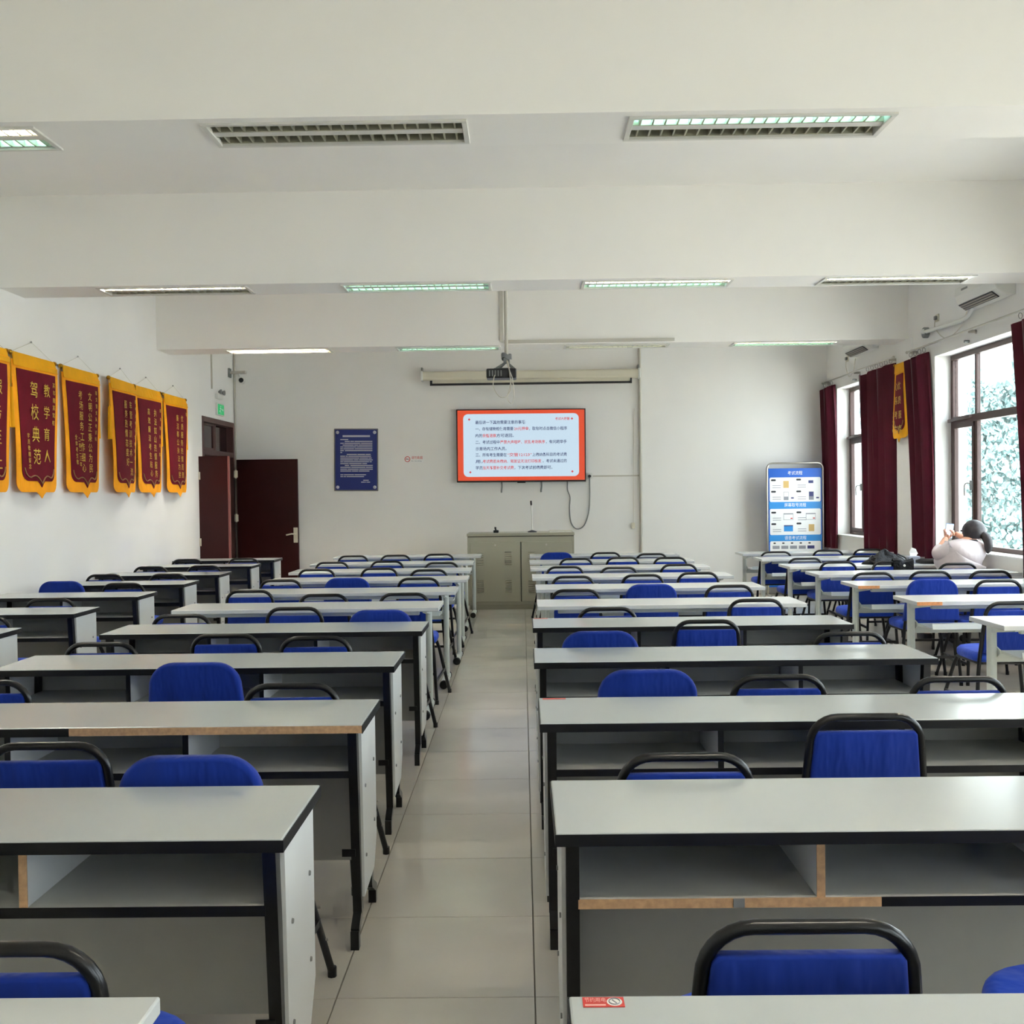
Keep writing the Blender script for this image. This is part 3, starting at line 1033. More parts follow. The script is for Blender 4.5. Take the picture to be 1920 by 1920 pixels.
for (blk, i), lst in CHAIRS.items():
    taken = set()
    for (x, y, k) in lst:
        if k not in cproto:
            cproto[k] = make_chair(k == 'c')
            o = cproto[k]
        else:
            o = copy_tree(cproto[k])
        o.location = (x, y, 0)
        o.rotation_euler = (0, 0, 0)
        seat = next(nm for lim, nm in SEATS[blk] if x < lim)
        assert seat not in taken, (blk, i, x, seat)
        taken.add(seat)
        n = NROW[blk] - i
        tag(o, '%s, %s, %s row from cabinet, %s' % ('blue chair with fully fabric-hooded back' if k == 'c' else 'blue chair with open black back loop', seat, ordinal(n), BLOCK[blk]),
            'chair', 'blue classroom chairs')
        chair_objs[(blk, i, seat)] = o
# ================================================================== THINGS ON THE FRONT WALL


def root_at(name, loc, label, cat, group=None):
    o = empty(name, loc)
    return tag(o, label, cat, group)


def rel(mb, loc):
    """turn world coordinates into coordinates relative to loc"""
    L_ = Vector(loc)
    mb.v = [tuple(Vector(p) - L_) for p in mb.v]
    return mb


# --- wall screen -----------------------------------------------------
TVW, TVH = 1.888, 1.066
tv = root_at('television', (-0.008, 15.25, 2.215), 'large wall-mounted screen showing an orange-bordered notice slide', 'television')
tv.rotation_euler = (0, 0.004, 0)
MB().box(-TVW / 2, TVW / 2, 0.0, 0.055, -TVH / 2, TVH / 2).build('casing', DARKP, tv, bevel=0.004)
MB().box(-0.3, 0.3, 0.055, 0.10, -0.25, 0.25).build('wall_mount', DARKP, tv)
MB().box(-TVW / 2 + 0.018, TVW / 2 - 0.018, -0.003, 0.0, -TVH / 2 + 0.024, TVH / 2 - 0.016).build('display', SCR_ORANGE, tv)
MB().prism(rrect(TVW * 0.893, TVH * 0.86, 0.07, 6, 0.0, 0.005), lambda a, b: (a, -0.004, b), lambda a, b: (a, -0.003, b)).build('slide_card', SCR_BLUE, tv)
MB().box(-0.06, 0.06, -0.004, 0.02, -TVH / 2 - 0.014, -TVH / 2 + 0.004).build('sensor_bar', DARKP, tv)
for (x, z) in ((-0.755, 0.385), (0.745, 0.385), (-0.745, -0.385), (0.745, -0.385)):
    MB().prism([(0.018, 0), (0, 0.018), (-0.018, 0), (0, -0.018)], lambda a, b, x=x, z=z: (x + a, -0.006, z + b), lambda a, b, x=x, z=z: (x + a, -0.005, z + b)).build('slide_mark', SCR_RED, tv)
text('考试大提醒', 0.045, SCR_RED, (0.50, -0.006, 0.405), ROT_BACK, tv, width=0.21, bold=0.012)
CH = 0.0547          # pitch of one full-width character
LINES = [
    (0.345, [('n', '最后讲一下其他需要注意的事项:')]),
    (0.250, [('n', '一、存包储物柜使用需要'), ('r', '20元押金'), ('n', '，取包时点击微信小程序')]),
    (0.152, [('n', '内的'), ('r', '余额退款'), ('n', '方可退回。')]),
    (0.056, [('n', '二、考试过程中'), ('r', '严禁大声喧哗、扰乱考场秩序'), ('n', '，有问题举手')]),
    (-0.040, [('n', '示意场内工作人员。')]),
    (-0.130, [('n', '三、所有考生需要在'), ('r', '“交管12123”'), ('n', '上缴纳各科目的考试费')]),
    (-0.224, [('n', '用，'), ('r', '考试费若未缴纳，驾驶证无法打印核发'), ('n', '。考试未通过的')]),
    (-0.318, [('n', '学员'), ('r', '当天不要补交考试费'), ('n', '，下次考试前缴费即可。')]),
]
for (z, segs) in LINES:
    x = -0.665
    for (c_, s_) in segs:
        n = sum(0.62 if ord(ch) < 128 else 1 for ch in s_)
        text(s_, 0.056, SCR_NAVY if c_ == 'n' else SCR_RED, (x, -0.006, z + 0.02), ROT_BACK, tv, width=n * CH * 0.92, bold=0.012)
        x += n * CH * 0.94
# two pull straps hanging under the screen
for x in (-0.30, 0.28):
    o = MB().tube(bez([(x, 15.29, 1.69), (x + 0.004, 15.29, 1.62), (x - 0.004, 15.29, 1.55), (x, 15.29, 1.53)], 9), 0.012, 6).build('pull_strap', GREYP, None, smooth=True)
    tag(o, 'short grey strap hanging under the screen, %s' % ('door side' if x < 0 else 'window side'), 'strap', 'straps under the wall screen')

# --- power socket and cable -----------------------------------------
sk = root_at('wall_socket', (0.99, YB, 1.76), 'white wall socket with black plug beside the screen', 'socket')
MB().box(-0.045, 0.045, -0.012, 0.0, -0.045, 0.045).build('plate', WHITEP, sk, bevel=0.003)
MB().lathe([(0.022, -0.045), (0.024, -0.02), (0.024, -0.012)], (0, 0, -0.005), 12, 'y').build('plug', DARKP, sk, smooth=True)
o = MB().tube(bez([(0.99, 15.32, 1.73), (0.99, 15.33, 1.45), (0.97, 15.33, 1.22), (0.90, 15.33, 1.03), (0.79, 15.33, 0.985), (0.71, 15.33, 1.08), (0.69, 15.33, 1.28), (0.70, 15.33, 1.45), (0.665, 15.33, 1.56), (0.665, 15.33, 1.69)], 40), 0.009, 6).build('power_cable', GREYP, None, smooth=True)
tag(o, 'grey power cable looping down from the screen to the socket', 'cable')
o = MB().box(1.04, 1.74, 15.33, YB, 1.745, 1.765).build('cable_trunking', PIPE)
tag(o, 'thin white trunking running from the socket to the pipe', 'trunking')
o = MB().tube([(1.74, 15.32, 0.0), (1.74, 15.32, ZC)], 0.022, 10).build('wall_conduit', PIPE, None, smooth=True)
tag(o, 'pale vertical pipe on the front wall beside the projection screen', 'pipe')
ps = root_at('pull_switch', (1.625, YB, 1.02), 'small cream pull-cord switch hanging beside the vertical pipe', 'switch')
MB().box(-0.022, 0.022, -0.04, 0.0, -0.045, 0.045).build('box', CREAM, ps, bevel=0.006)
MB().tube([(0.0, -0.02, 0.04), (0.01, -0.015, 0.9), (0.03, -0.012, 1.72)], 0.003, 5).build('cord', CORD, ps)

# --- projection screen housing --------------------------------------
pj = root_at('projection_screen', (0.14, 15.2, 3.235), 'rolled-up cream projection screen housing with black lower bar', 'projection screen')
MB().prism(rrect(0.12, 0.13, 0.03, 4), lambda a, b: (-1.565, a, b), lambda a, b: (1.57, a, b)).build('housing', CREAM, pj, bevel=0.004)
for x in (-1.58, 1.57):
    MB().box(x - 0.012, x + 0.02, -0.07, 0.10, -0.07, 0.075).build('end_cap', WHITEP, pj, bevel=0.006)
    MB().box(x - 0.01, x + 0.012, 0.0, 0.15, 0.065, 0.13).build('bracket', GREYP, pj)
MB().box(-1.42, 1.44, -0.02, -0.012, -0.112, -0.06).build('screen_cloth', CREAM, pj)
MB().box(-1.46, 1.47, -0.03, -0.004, -0.140, -0.110).box(-1.46, -1.425, -0.03, -0.004, -0.110, -0.06).box(1.445, 1.47, -0.03, -0.004, -0.110, -0.06).build('weight_bar', DARKP, pj)

# --- notice board ----------------------------------------------------
nb = root_at('notice_board', (-2.435, YB, 2.04), 'dark blue notice board of white text lines with grey frame', 'notice board')
nb.rotation_euler = (0, 0.012, 0)
BW, BH = 0.615, 0.885
MB().box(-BW / 2 - 0.016, BW / 2 + 0.016, -0.022, 0.0, -BH / 2 - 0.016, BH / 2 + 0.016).build('frame', FRAMEGREY, nb, bevel=0.005)
MB().box(-BW / 2, BW / 2, -0.026, -0.022, -BH / 2, BH / 2).build('board', BLUEBOARD, nb)
for (x, z) in ((-1, 1), (1, 1), (-1, -1), (1, -1)):
    MB().lathe([(0.026, 0), (0.02, -0.008), (0.004, -0.014)], (x * (BW / 2 - 0.035), -0.027, z * (BH / 2 - 0.04)), 8, 'y').build('corner_stud', BOARDTEXT, nb)


def text_bar(parent, x0, x1, z, h, y, m, breaks=0, name='text_line'):
    t = MB()
    cuts = sorted(random.uniform(x0 + 0.03, x1 - 0.03) for _ in range(breaks)) if x1 - x0 > 0.1 else []
    xs = [x0] + cuts + [x1]
    for a, b in zip(xs[:-1], xs[1:]):
        if b - a > 0.012:
            t.box(a + 0.003, b - 0.005, y - 0.0008, y, z - h / 2, z + h / 2)
    if t.v:
        return t.build(name, m, parent)


zz = BH / 2 - 0.095
text_bar(nb, -0.20, 0.21, zz, 0.026, -0.027, BOARDTEXT)
zz -= 0.05
text_bar(nb, -0.235, -0.11, zz, 0.013, -0.027, BOARDTEXT)
rows = [(-0.17, 0.245), (-0.235, 0.245), (-0.20, 0.245), (-0.235, 0.245), (-0.235, 0.245), (-0.235, 0.245), (-0.235, -0.20), (-0.14, 0.22), (-0.235, 0.225), (-0.235, 0.235), (-0.235, 0.25),
        (-0.235, 0.235), (-0.235, 0.165), (-0.17, 0.25), (-0.235, 0.25), (-0.235, 0.25), (-0.235, 0.20), None, (-0.235, 0.15), (-0.235, 0.12), None, (0.10, 0.19), (0.07, 0.21)]
for rr_ in rows:
    zz -= 0.0272
    if rr_:
        text_bar(nb, rr_[0], rr_[1], zz, 0.013, -0.027, BOARDTEXT, 2)

# --- no-smoking sign -------------------------------------------------
ns = root_at('no_smoking_sign', (-1.59, YB, 2.04), 'small white no-smoking sign with red circle on front wall', 'sign')
MB().box(-0.15, 0.15, -0.006, 0.0, -0.052, 0.052).build('plate', WHITE, ns)
ring = MB()
ring.tube([(-0.092 + 0.037 * math.cos(2 * PI * k / 20), -0.008, 0.037 * math.sin(2 * PI * k / 20)) for k in range(20)], 0.005, 5, True)
ring.bar((-0.118, -0.008, 0.026), (-0.066, -0.008, -0.026), 0.008, 0.003, (0, 1, 0))
ring.build('symbol', RED, ns)
MB().box(-0.118, -0.07, -0.0075, -0.0065, -0.006, 0.006).build('cigarette', GREYPRINT, ns)
text('请勿吸烟', 0.05, RED, (-0.035, -0.007, 0.042), ROT_BACK, ns, width=0.165)
text('No Smoking', 0.024, GREYPRINT, (-0.035, -0.007, -0.016), ROT_BACK, ns, width=0.15)

# --- cabinet ---------------------------------------------------------
CX0, CX1, CY0, CY1 = -0.725, 0.668, 13.60, 14.15
cb = root_at('steel_cabinet', ((CX0 + CX1) / 2, CY0, 0), 'grey-green steel lectern cabinet with two vented doors', 'cabinet')
cl = ((CX0 + CX1) / 2, CY0, 0)


def cpart(mb, name, m, parent=cb, **k):
    return rel(mb, cl).build(name, m, parent, **k)


cpart(MB().box(CX0, CX1, CY0, CY1, 0.06, 0.955), 'body', CABINET, bevel=0.003)
cpart(MB().box(CX0 + 0.02, CX1 - 0.02, CY0 + 0.03, CY1 - 0.02, 0.0, 0.06), 'plinth', CABINET)
cpart(MB().box(CX0 - 0.006, CX1 + 0.006, CY0 - 0.012, CY1, 0.962, 1.0), 'worktop', CABINET, bevel=0.005)
cpart(MB().box(CX0 + 0.004, CX1 - 0.004, CY0 - 0.002, CY0 + 0.01, 0.95, 0.962), 'shadow_gap', CABDARK)
mid = (CX0 + CX1) / 2
for (x0, x1, side) in ((CX0 + 0.035, mid - 0.006, -1), (mid + 0.006, CX1 - 0.035, 1)):
    dr = cpart(MB().box(x0, x1, CY0 - 0.014, CY0 - 0.001, 0.105, 0.885), 'door', CABINET, bevel=0.003)
    cpart(MB().lathe([(0.012, -0.012), (0.012, 0.0)], ((x0 + x1) / 2, CY0 - 0.014, 0.845), 10, 'y'), 'lock', CHROME, dr)
    for vx in (x0 + 0.13, x1 - 0.16):
        for vz in (0.60, 0.24):
            v = MB()
            for k in range(7):
                v.prism([(0, 0), (-0.010, -0.004), (0, -0.012)], lambda a, b, vx=vx, vz=vz, k=k: (vx - 0.042, CY0 - 0.014 + a, vz + 0.026 * k + b), lambda a, b, vx=vx, vz=vz, k=k: (vx + 0.042, CY0 - 0.014 + a, vz + 0.026 * k + b))
            o = cpart(v, 'vent_louvres', CABINET, dr)
            o['kind'] = 'stuff'
cpart(MB().box(mid - 0.004, mid + 0.004, CY0 - 0.004, CY0 + 0.001, 0.105, 0.885), 'centre_gap', CABDARK)

mc = root_at('microphone', (0.125, 13.80, 1.0), 'slim gooseneck microphone standing on the steel cabinet', 'microphone')
MB().lathe([(0.062, 0), (0.060, 0.012), (0.02, 0.026), (0.012, 0.03)], (0, 0, 0), 16).build('base', DARKP, mc, smooth=True)
MB().tube([(0, 0, 0.026), (0.0, 0, 0.2), (-0.008, 0, 0.36)], 0.006, 8).build('gooseneck', CHROME, mc, smooth=True)
MB().tube([(-0.008, 0, 0.355), (-0.009, 0, 0.37), (-0.011, 0, 0.41), (-0.012, 0, 0.418)], [0.008, 0.013, 0.013, 0.007], 10).build('capsule', DARKP, mc, smooth=True)
mb2 = root_at('receiver', (-0.352, 13.75, 1.0), 'small black gadget with knob on the cabinet top', 'receiver')
MB().box(-0.035, 0.035, -0.03, 0.03, 0.0, 0.035).build('body', DARKP, mb2, bevel=0.006)
MB().tube([(0.0, 0, 0.03), (-0.01, 0, 0.06), (-0.004, 0, 0.075)], [0.012, 0.012, 0.016], 8).build('knob', DARKP, mb2, smooth=True)
fl = root_at('document_folder', (0.50, 13.85, 1.0), 'thin cream folder lying on the cabinet top', 'folder')
MB().box(-0.15, 0.15, -0.1, 0.1, 0.0, 0.003).build('back_cover', CREAM, fl)
MB().box(-0.146, 0.146, -0.097, 0.097, 0.003, 0.016).build('papers', WHITEP, fl)
MB().box(-0.15, 0.15, -0.1, 0.1, 0.016, 0.019).build('front_cover', CREAM, fl)

# --- projector on its pole, hanging between the beams ----------------
pr = root_at('projector', (-0.20, 11.0, 2.77), 'black projector hung from a pale ceiling pole with dangling cables', 'projector')
MB().box(-0.158, 0.155, -0.12, 0.12, -0.05, 0.05).build('body', DARKP, pr, bevel=0.012, seg=2)
MB().lathe([(0.032, -0.13), (0.036, -0.12), (0.036, -0.10)], (0.09, 0.26, 0.0), 14, 'y').build('lens', DARKP, pr, smooth=True)
for k in range(5):
    MB().box(-0.13 + 0.03 * k, -0.118 + 0.03 * k, -0.1225, -0.12, -0.03, 0.03).build('vent', GREYP, pr)
MB().tube([(0.052, 0, 0.16), (0.052, 0, ZC - 2.77 - 0.02)], 0.020, 12).build('pole', PIPE, pr, smooth=True)
MB().lathe([(0.06, 0), (0.06, 0.02)], (0.052, 0, ZC - 2.77 - 0.02), 14).build('ceiling_plate', PIPE, pr)
br = MB()
br.box(0.02, 0.085, -0.04, 0.04, 0.12, 0.165)
br.bar((0.05, 0, 0.13), (-0.06, -0.06, 0.055), 0.02, 0.008).bar((0.05, 0, 0.13), (0.13, -0.06, 0.055), 0.02, 0.008).bar((0.05, 0, 0.13), (-0.04, 0.07, 0.055), 0.02, 0.008).bar((0.05, 0, 0.13), (0.13, 0.07, 0.055), 0.02, 0.008)
br.box(-0.08, 0.14, -0.075, 0.085, 0.05, 0.06)
br.build('bracket', GREYP, pr)
for pts in ([(-0.07, -0.12, -0.02), (-0.08, -0.15, -0.06), (-0.085, -0.15, -0.14), (-0.03, -0.15, -0.24), (0.04, -0.15, -0.25), (0.095, -0.15, -0.17), (0.09, -0.14, -0.05), (0.07, -0.10, 0.08), (0.055, -0.02, 0.16)],
            [(0.065, -0.02, 0.15), (0.085, -0.13, 0.02), (0.09, -0.14, -0.12), (0.06, -0.14, -0.26), (0.10, -0.14, -0.32), (0.125, -0.14, -0.26), (0.125, -0.13, -0.15), (0.10, -0.12, -0.06)],
            [(0.05, -0.02, 0.15), (0.075, -0.13, 0.05), (0.11, -0.14, -0.05), (0.125, -0.14, -0.15)]):
    MB().tube(bez(pts, 36), 0.0045, 6).build('cable', CORD, pr, smooth=True)
# coiled spare cable around the bracket
coil = []
for k in range(70):
    a = 2 * PI * k / 14
    coil.append((0.052 + 0.05 * math.cos(a), 0.045 * math.sin(a), 0.16 + 0.05 * math.sin(k * 0.9) * 0.3 + 0.012 * (k % 14) / 14 + 0.01 * (k // 14)))
MB().tube(coil, 0.006, 5).build('cable_coil', GREYP, pr, smooth=True)

o = MB().box(-0.235, -0.195, 12.095, 12.12, 3.27, ZC).build('cable_trunking', PIPE)
tag(o, 'pale vertical trunking on the beam face beside the projector pole', 'trunking')
o = MB().box(-0.19, 1.78, 12.095, 12.12, 3.255, 3.29).build('cable_trunking', PIPE)
tag(o, 'long pale trunking along the lower edge of the front beam', 'trunking')

# --- security camera, exit sign, emergency lamp, conduits -------------
cc = root_at('security_camera', (-4.12, 15.12, 3.20), 'white dome security camera on a bracket in the door corner', 'camera')
MB().box(-0.11, -0.085, -0.05, 0.05, 0.05, 0.18).build('wall_plate', GREYP, cc, bevel=0.004)
MB().box(-0.09, 0.14, -0.035, 0.035, 0.10, 0.14).build('bracket', CHROME, cc, bevel=0.006)
MB().tube([(0.04, 0, 0.10), (0.05, -0.01, 0.06), (0.07, -0.02, 0.035)], 0.016, 8).build('neck', WHITEP, cc, smooth=True)
bd = MB().lathe([(0.02, 0.06), (0.042, 0.05), (0.05, 0.02), (0.05, -0.03), (0.046, -0.045)], (0.085, -0.03, 0.0), 16, 'y').build('body', WHITEP, cc, smooth=True)
MB().lathe([(0.034, -0.050), (0.036, -0.044)], (0.085, -0.03, 0.0), 14, 'y').build('lens', DARKP, bd)
o = MB().tube([(-4.205, 15.325, 0.0), (-4.205, 15.325, ZC)], 0.014, 8).build('corner_conduit', PIPE, None, smooth=True)
tag(o, 'thin pale conduit rising in the corner beside the door', 'pipe')
o = MB().box(XL, XL + 0.018, 14.23, 14.255, 3.0, ZC).build('sign_conduit', PIPE)
tag(o, 'thin pale conduit dropping down the wall to the exit sign', 'pipe')
ex = root_at('exit_sign', (XL, 14.58, 2.74), 'green exit sign box above the door', 'sign')
MB().box(0.0, 0.03, -0.16, 0.16, -0.085, 0.085).build('case', WHITEP, ex, bevel=0.004)
MB().box(0.03, 0.033, -0.145, 0.145, -0.07, 0.07).build('panel', GREEN, ex)
man = MB().lathe([(0.013, 0.0), (0.013, 0.001)], (0.0335, -0.02, 0.042), 8, 'x')
for a, b in (((-0.02, 0.025), (-0.04, -0.012)), ((-0.04, -0.012), (-0.01, -0.055)), ((-0.04, -0.012), (-0.085, -0.035)), ((-0.022, 0.02), (0.015, 0.0)), ((-0.022, 0.02), (-0.06, 0.012))):
    man.bar((0.034, a[0], a[1]), (0.034, b[0], b[1]), 0.014, 0.001, (0, 1, 1))
man.bar((0.034, 0.04, 0.0), (0.034, 0.11, 0.0), 0.014, 0.001, (0, 0, 1)).bar((0.034, 0.085, 0.02), (0.034, 0.11, 0.0), 0.012, 0.001, (0, 1, 1)).bar((0.034, 0.085, -0.02), (0.034, 0.11, 0.0), 0.012, 0.001, (0, 1, 1))
man.build('symbol', WHITE, ex)
em = root_at('emergency_lamp', (XL, 14.52, 2.93), 'small white twin-spot emergency lamp above the exit sign', 'lamp')
MB().box(0.0, 0.05, -0.12, 0.12, -0.05, 0.02).build('case', WHITEP, em, bevel=0.006)
for s in (-1, 1):
    MB().lathe([(0.012, 0), (0.035, 0.03), (0.035, 0.045)], (0.04, s * 0.08, 0.045), 12, 'x').build('spot_head', GREYP, em, smooth=True)

# ================================================================== BANNERS


def banner(loc, rot, W, H, columns, label, tip=0.055, tassel=True, string=True, group='maroon honour banners on the wall', cloth=ORANGE):
    """hanging pennant: local x to the right, z up, facing -y; origin = middle of the rod"""
    r = empty('honour_banner', loc)
    r.rotation_euler = rot
    tag(r, label, 'banner', group)
    hw_ = W / 2

    def outline(e, zb):
        """pointed scallop bottom; e = outset, zb = bottom of the shoulders"""
        x = hw_ - 0.07 + e
        pts = [(-x, -0.05 if e > 0.01 else -0.12)]
        pts += [(-x, zb + 0.05)]
        for k in range(1, 6):
            a = PI + (PI / 2) * k / 5
            pts.append((-x + 0.09 + 0.09 * math.cos(a), zb + 0.06 + 0.09 * math.sin(a)))
        for k in range(1, 7):
            t = k / 6
            pts.append((-x + 0.09 + (x - 0.09) * t, zb - 0.03 + 0.022 * math.sin(PI * t) - tip * t ** 2.6))
        left = pts[:-1]
        return left + [pts[-1]] + [(-a, b) for a, b in reversed(left)]

    def bulge(a, b, c):
        u_ = a / hw_
        return (a, -0.035 - 0.03 * (1 - u_ * u_) * min(1, -b / 0.3) - 0.015 * math.sin(3.1 * b + 2 * u_) + c, b)
    p = MB()
    ou = outline(0.068, -H + tip + 0.045)
    n = len(ou)

    def sheet(mb, ol, c, t):
        """strip-triangulated sheet following the bulge"""
        zs_ = sorted(set([q[1] for q in ol]))
        half_ = ol[:len(ol) // 2 + 1]
        # rows from top to the tip, split at the centre line into six strips
        rows_ = []
        ztop = half_[0][1]
        for (a, b) in half_:
            rows_.append((abs(a), b))
        extra = [(rows_[0][0], ztop + (rows_[1][1] - ztop) * k / 10) for k in range(1, 10)]
        rows_ = [rows_[0]] + extra + rows_[1:]
        m_ = 6
        o_ = len(mb.v)
        for lay in (0, 1):
            for (a, b) in rows_:
                for k in range(-m_, m_ + 1):
                    q = bulge(a * k / m_, b, c + t * lay)
                    mb.v.append(q)
        w_ = 2 * m_ + 1
        R_ = len(rows_)
        for lay in (0, 1):
            bse = o_ + lay * R_ * w_
            for i in range(R_ - 1):
                for k in range(w_ - 1):
                    mb.f.append((bse + i * w_ + k, bse + i * w_ + k + 1, bse + (i + 1) * w_ + k + 1, bse + (i + 1) * w_ + k))
        return mb
    sheet(p, ou, 0.0, 0.004).build('fringe_border', cloth, r, smooth=True)
    sheet(MB(), outline(0.0, -H + tip + 0.14), -0.006, 0.004).build('field', BANNER, r, smooth=True)
    # gold line just inside the field edge
    il = outline(-0.028, -H + tip + 0.17)
    g = MB()
    pts = [Vector(bulge(a, b, -0.010)) for a, b in il[1:-1]]
    g.tube(pts, 0.006, 5)
    g.build('gold_line', GOLDLINE, r)
    # gold cloth band wrapped round the rod
    p = MB()
    for k in range(8):
        x0, x1 = -hw_ + 0.02 + (W - 0.04) * k / 8, -hw_ + 0.02 + (W - 0.04) * (k + 1) / 8
        q = [bulge(x0, -0.10, -0.012), bulge(x1, -0.10, -0.012)]
        o_ = len(p.v)
        p.v += [(x0, -0.030, 0.012), (x1, -0.030, 0.012), q[1], q[0], (x0, -0.018, 0.014), (x1, -0.018, 0.014), (q[1][0], q[1][1] + 0.004, q[1][2]), (q[0][0], q[0][1] + 0.004, q[0][2])]
        p.f += [tuple(o_ + i for i in z_) for z_ in ((0, 1, 2, 3), (4, 7, 6, 5), (0, 4, 5, 1), (1, 5, 6, 2), (2, 6, 7, 3), (3, 7, 4, 0))]
    p.build('header_band', GOLDCLOTH, r)
    rod = MB().tube([(-hw_ - 0.01, -0.018, 0), (hw_ + 0.01, -0.018, 0)], 0.012, 10).build('rod', BRASS, r, smooth=True)
    for s in (-1, 1):
        MB().tube([(s * (hw_ - 0.005), -0.018, 0), (s * (hw_ + 0.012), -0.018, 0), (s * (hw_ + 0.03), -0.018, 0)], [0.02, 0.022, 0.012], 10).build('finial', BRASS, rod, smooth=True)
    if string:
        MB().tube([(-hw_ + 0.02, -0.015, 0.01), (0.0, -0.010, 0.135), (hw_ - 0.02, -0.015, 0.01)], 0.002, 4).build('string', CORD, r)
        MB().lathe([(0.004, -0.012), (0.008, -0.010), (0.008, 0.0)], (0, 0.0, 0.137), 8, 'y').build('hook', GREYP, r)
    if tassel:
        for s in ((-1, 1) if tassel is True else tassel):
            MB().tube([(s * (hw_ + 0.002), -0.02, -0.01), (s * (hw_ + 0.004), -0.022, -0.28), (s * (hw_ + 0.004), -0.022, -0.30), (s * (hw_ + 0.004), -0.022, -0.33), (s * (hw_ + 0.004), -0.022, -0.62)],
                      [0.003, 0.003, 0.014, 0.016, 0.024], 8).build('tassel', GOLDCLOTH, r, smooth=True)
    for (chars, size, x, z, pitch) in columns:
        for k, ch in enumerate(chars):
            if ch == ' ':
                continue
            q = bulge(x, z - pitch * k - size * 0.4, -0.016)
            t_ = text(ch, size, GOLD, (x, q[1] - 0.006, z - pitch * k), ROT_BACK, r, align='CENTER')
    return r


BROWS = [
    (8.10, [('优质高效', 0.13, -0.06, -0.26, 0.20), ('服务至上', 0.13, 0.14, -0.26, 0.20)], 'maroon banner with orange fringe, nearest the camera and cut off'),
    (8.972, [('驾校典范', 0.145, -0.10, -0.22, 0.19), ('教学育人', 0.12, 0.12, -0.22, 0.19), ('某年赠某驾校', 0.05, 0.255, -0.19, 0.066), ('学员敬赠留念', 0.045, -0.24, -0.66, 0.052)], 'maroon banner with four big widely spaced gold characters'),
    (9.915, [('考场服务工作细心', 0.09, -0.10, -0.20, 0.098), ('文明公正秉公为民', 0.09, 0.09, -0.20, 0.098), ('赠交警支队考试科', 0.045, 0.235, -0.17, 0.064), ('全体考生敬', 0.05, -0.24, -0.62, 0.058), ('二零二三年', 0.05, -0.17, -0.64, 0.058)], 'maroon banner crowded with small gold script columns, second in view'),
    (10.88, [('服务热情态度好', 0.09, -0.04, -0.2, 0.1), ('车管考训技术一流', 0.09, 0.10, -0.2, 0.1), ('赠考试中心全体同志', 0.045, 0.26, -0.17, 0.075)], 'maroon banner with swung-out edge and two long gold columns'),
    (11.71, [('高效廉洁考生贴心', 0.08, -0.10, -0.22, 0.098), ('执法如山热情服务', 0.09, 0.08, -0.22, 0.098), ('赠车管所同志', 0.045, 0.24, -0.2, 0.1)], 'maroon banner hung between the swung-out one and the last one'),
    (12.62, [('廉洁奉公执法为民', 0.085, -0.05, -0.22, 0.098), ('优质服务热情周到', 0.085, 0.10, -0.22, 0.098), ('赠', 0.05, 0.26, -0.17, 0.1)], 'maroon banner with orange fringe hung nearest the door'),
]
for k, (yc, cols, lab) in enumerate(BROWS):
    b = banner((XL + 0.012, yc, 2.735), (0, 0, PI / 2 + (0.06 if k == 3 else 0.0)), 0.80, 1.225, cols, lab, tassel=(-1,) if k in (1, 3) else (1,))
    if k == 3:
        b.location.x += 0.03
banner((XR - 0.035, 12.19, 2.965), (0, 0, -PI / 2), 0.44, 0.93, [('心系考生', 0.10, -0.045, -0.22, 0.165), ('优质服务', 0.10, 0.07, -0.22, 0.165), ('全体学员敬', 0.045, -0.125, -0.55, 0.05)],
       'narrow maroon banner between the two window curtains', tip=0.05, tassel=False, string=False, cloth=GOLDCLOTH)
# ================================================================== WINDOW WALL FITTINGS


def curtain(y0, y1, yt0, yt1, z0, z1, folds, amp, label, X0=XR - 0.075):
    """hanging pleated curtain; y0..y1 at the hem, yt0..yt1 at the rod"""
    r = empty('curtain', (X0, (y0 + y1) / 2, z0))
    tag(r, label, 'curtain', 'maroon curtains on the window wall')
    nu, nv = folds * 8, 14
    p = MB()
    yc = (y0 + y1) / 2
    for lay in (0, 1):
        for j in range(nv + 1):
            v = j / nv
            for i in range(nu + 1):
                u_ = i / nu
                a = y0 + (y1 - y0) * u_
                b = yt0 + (yt1 - yt0) * u_
                y = a + (b - a) * (v ** 1.5)
                # gathered waist
                ph = 2 * PI * folds * u_
                sn = math.sin(ph + 0.5 * math.sin(3 * v) + 0.6 * math.sin(ph * 0.37))
                x = amp * (abs(sn) ** 0.7) * (1 if sn > 0 else -1) * (0.8 + 0.2 * v) + 0.012 * math.sin(ph * 0.5 + 2 * v)
                y += 0.012 * math.sin(ph * 2 + v * 2)
                z = z0 + (z1 - z0) * v + (0.025 * math.sin(ph) if j == nv else 0)
                p.v.append((x + 0.003 * lay, y - yc, z - z0))
    w_ = nu + 1
    for lay in (0, 1):
        o_ = lay * w_ * (nv + 1)
        for j in range(nv):
            for i in range(nu):
                p.f.append((o_ + j * w_ + i, o_ + j * w_ + i + 1, o_ + (j + 1) * w_ + i + 1, o_ + (j + 1) * w_ + i))
    p.build('cloth', MAROON, r, smooth=True)
    nr = folds + 1
    for k in range(nr):
        yy = yt0 + (yt1 - yt0) * (k + 0.3) / nr
        MB().tube([(0.02 * math.cos(2 * PI * q / 10) + 0.005, yy - yc + 0.006 * math.cos(2 * PI * q / 10), z1 - z0 + 0.045 + 0.026 * math.sin(2 * PI * q / 10)) for q in range(10)], 0.003, 5, True).build('ring', GREYP, r)
    return r


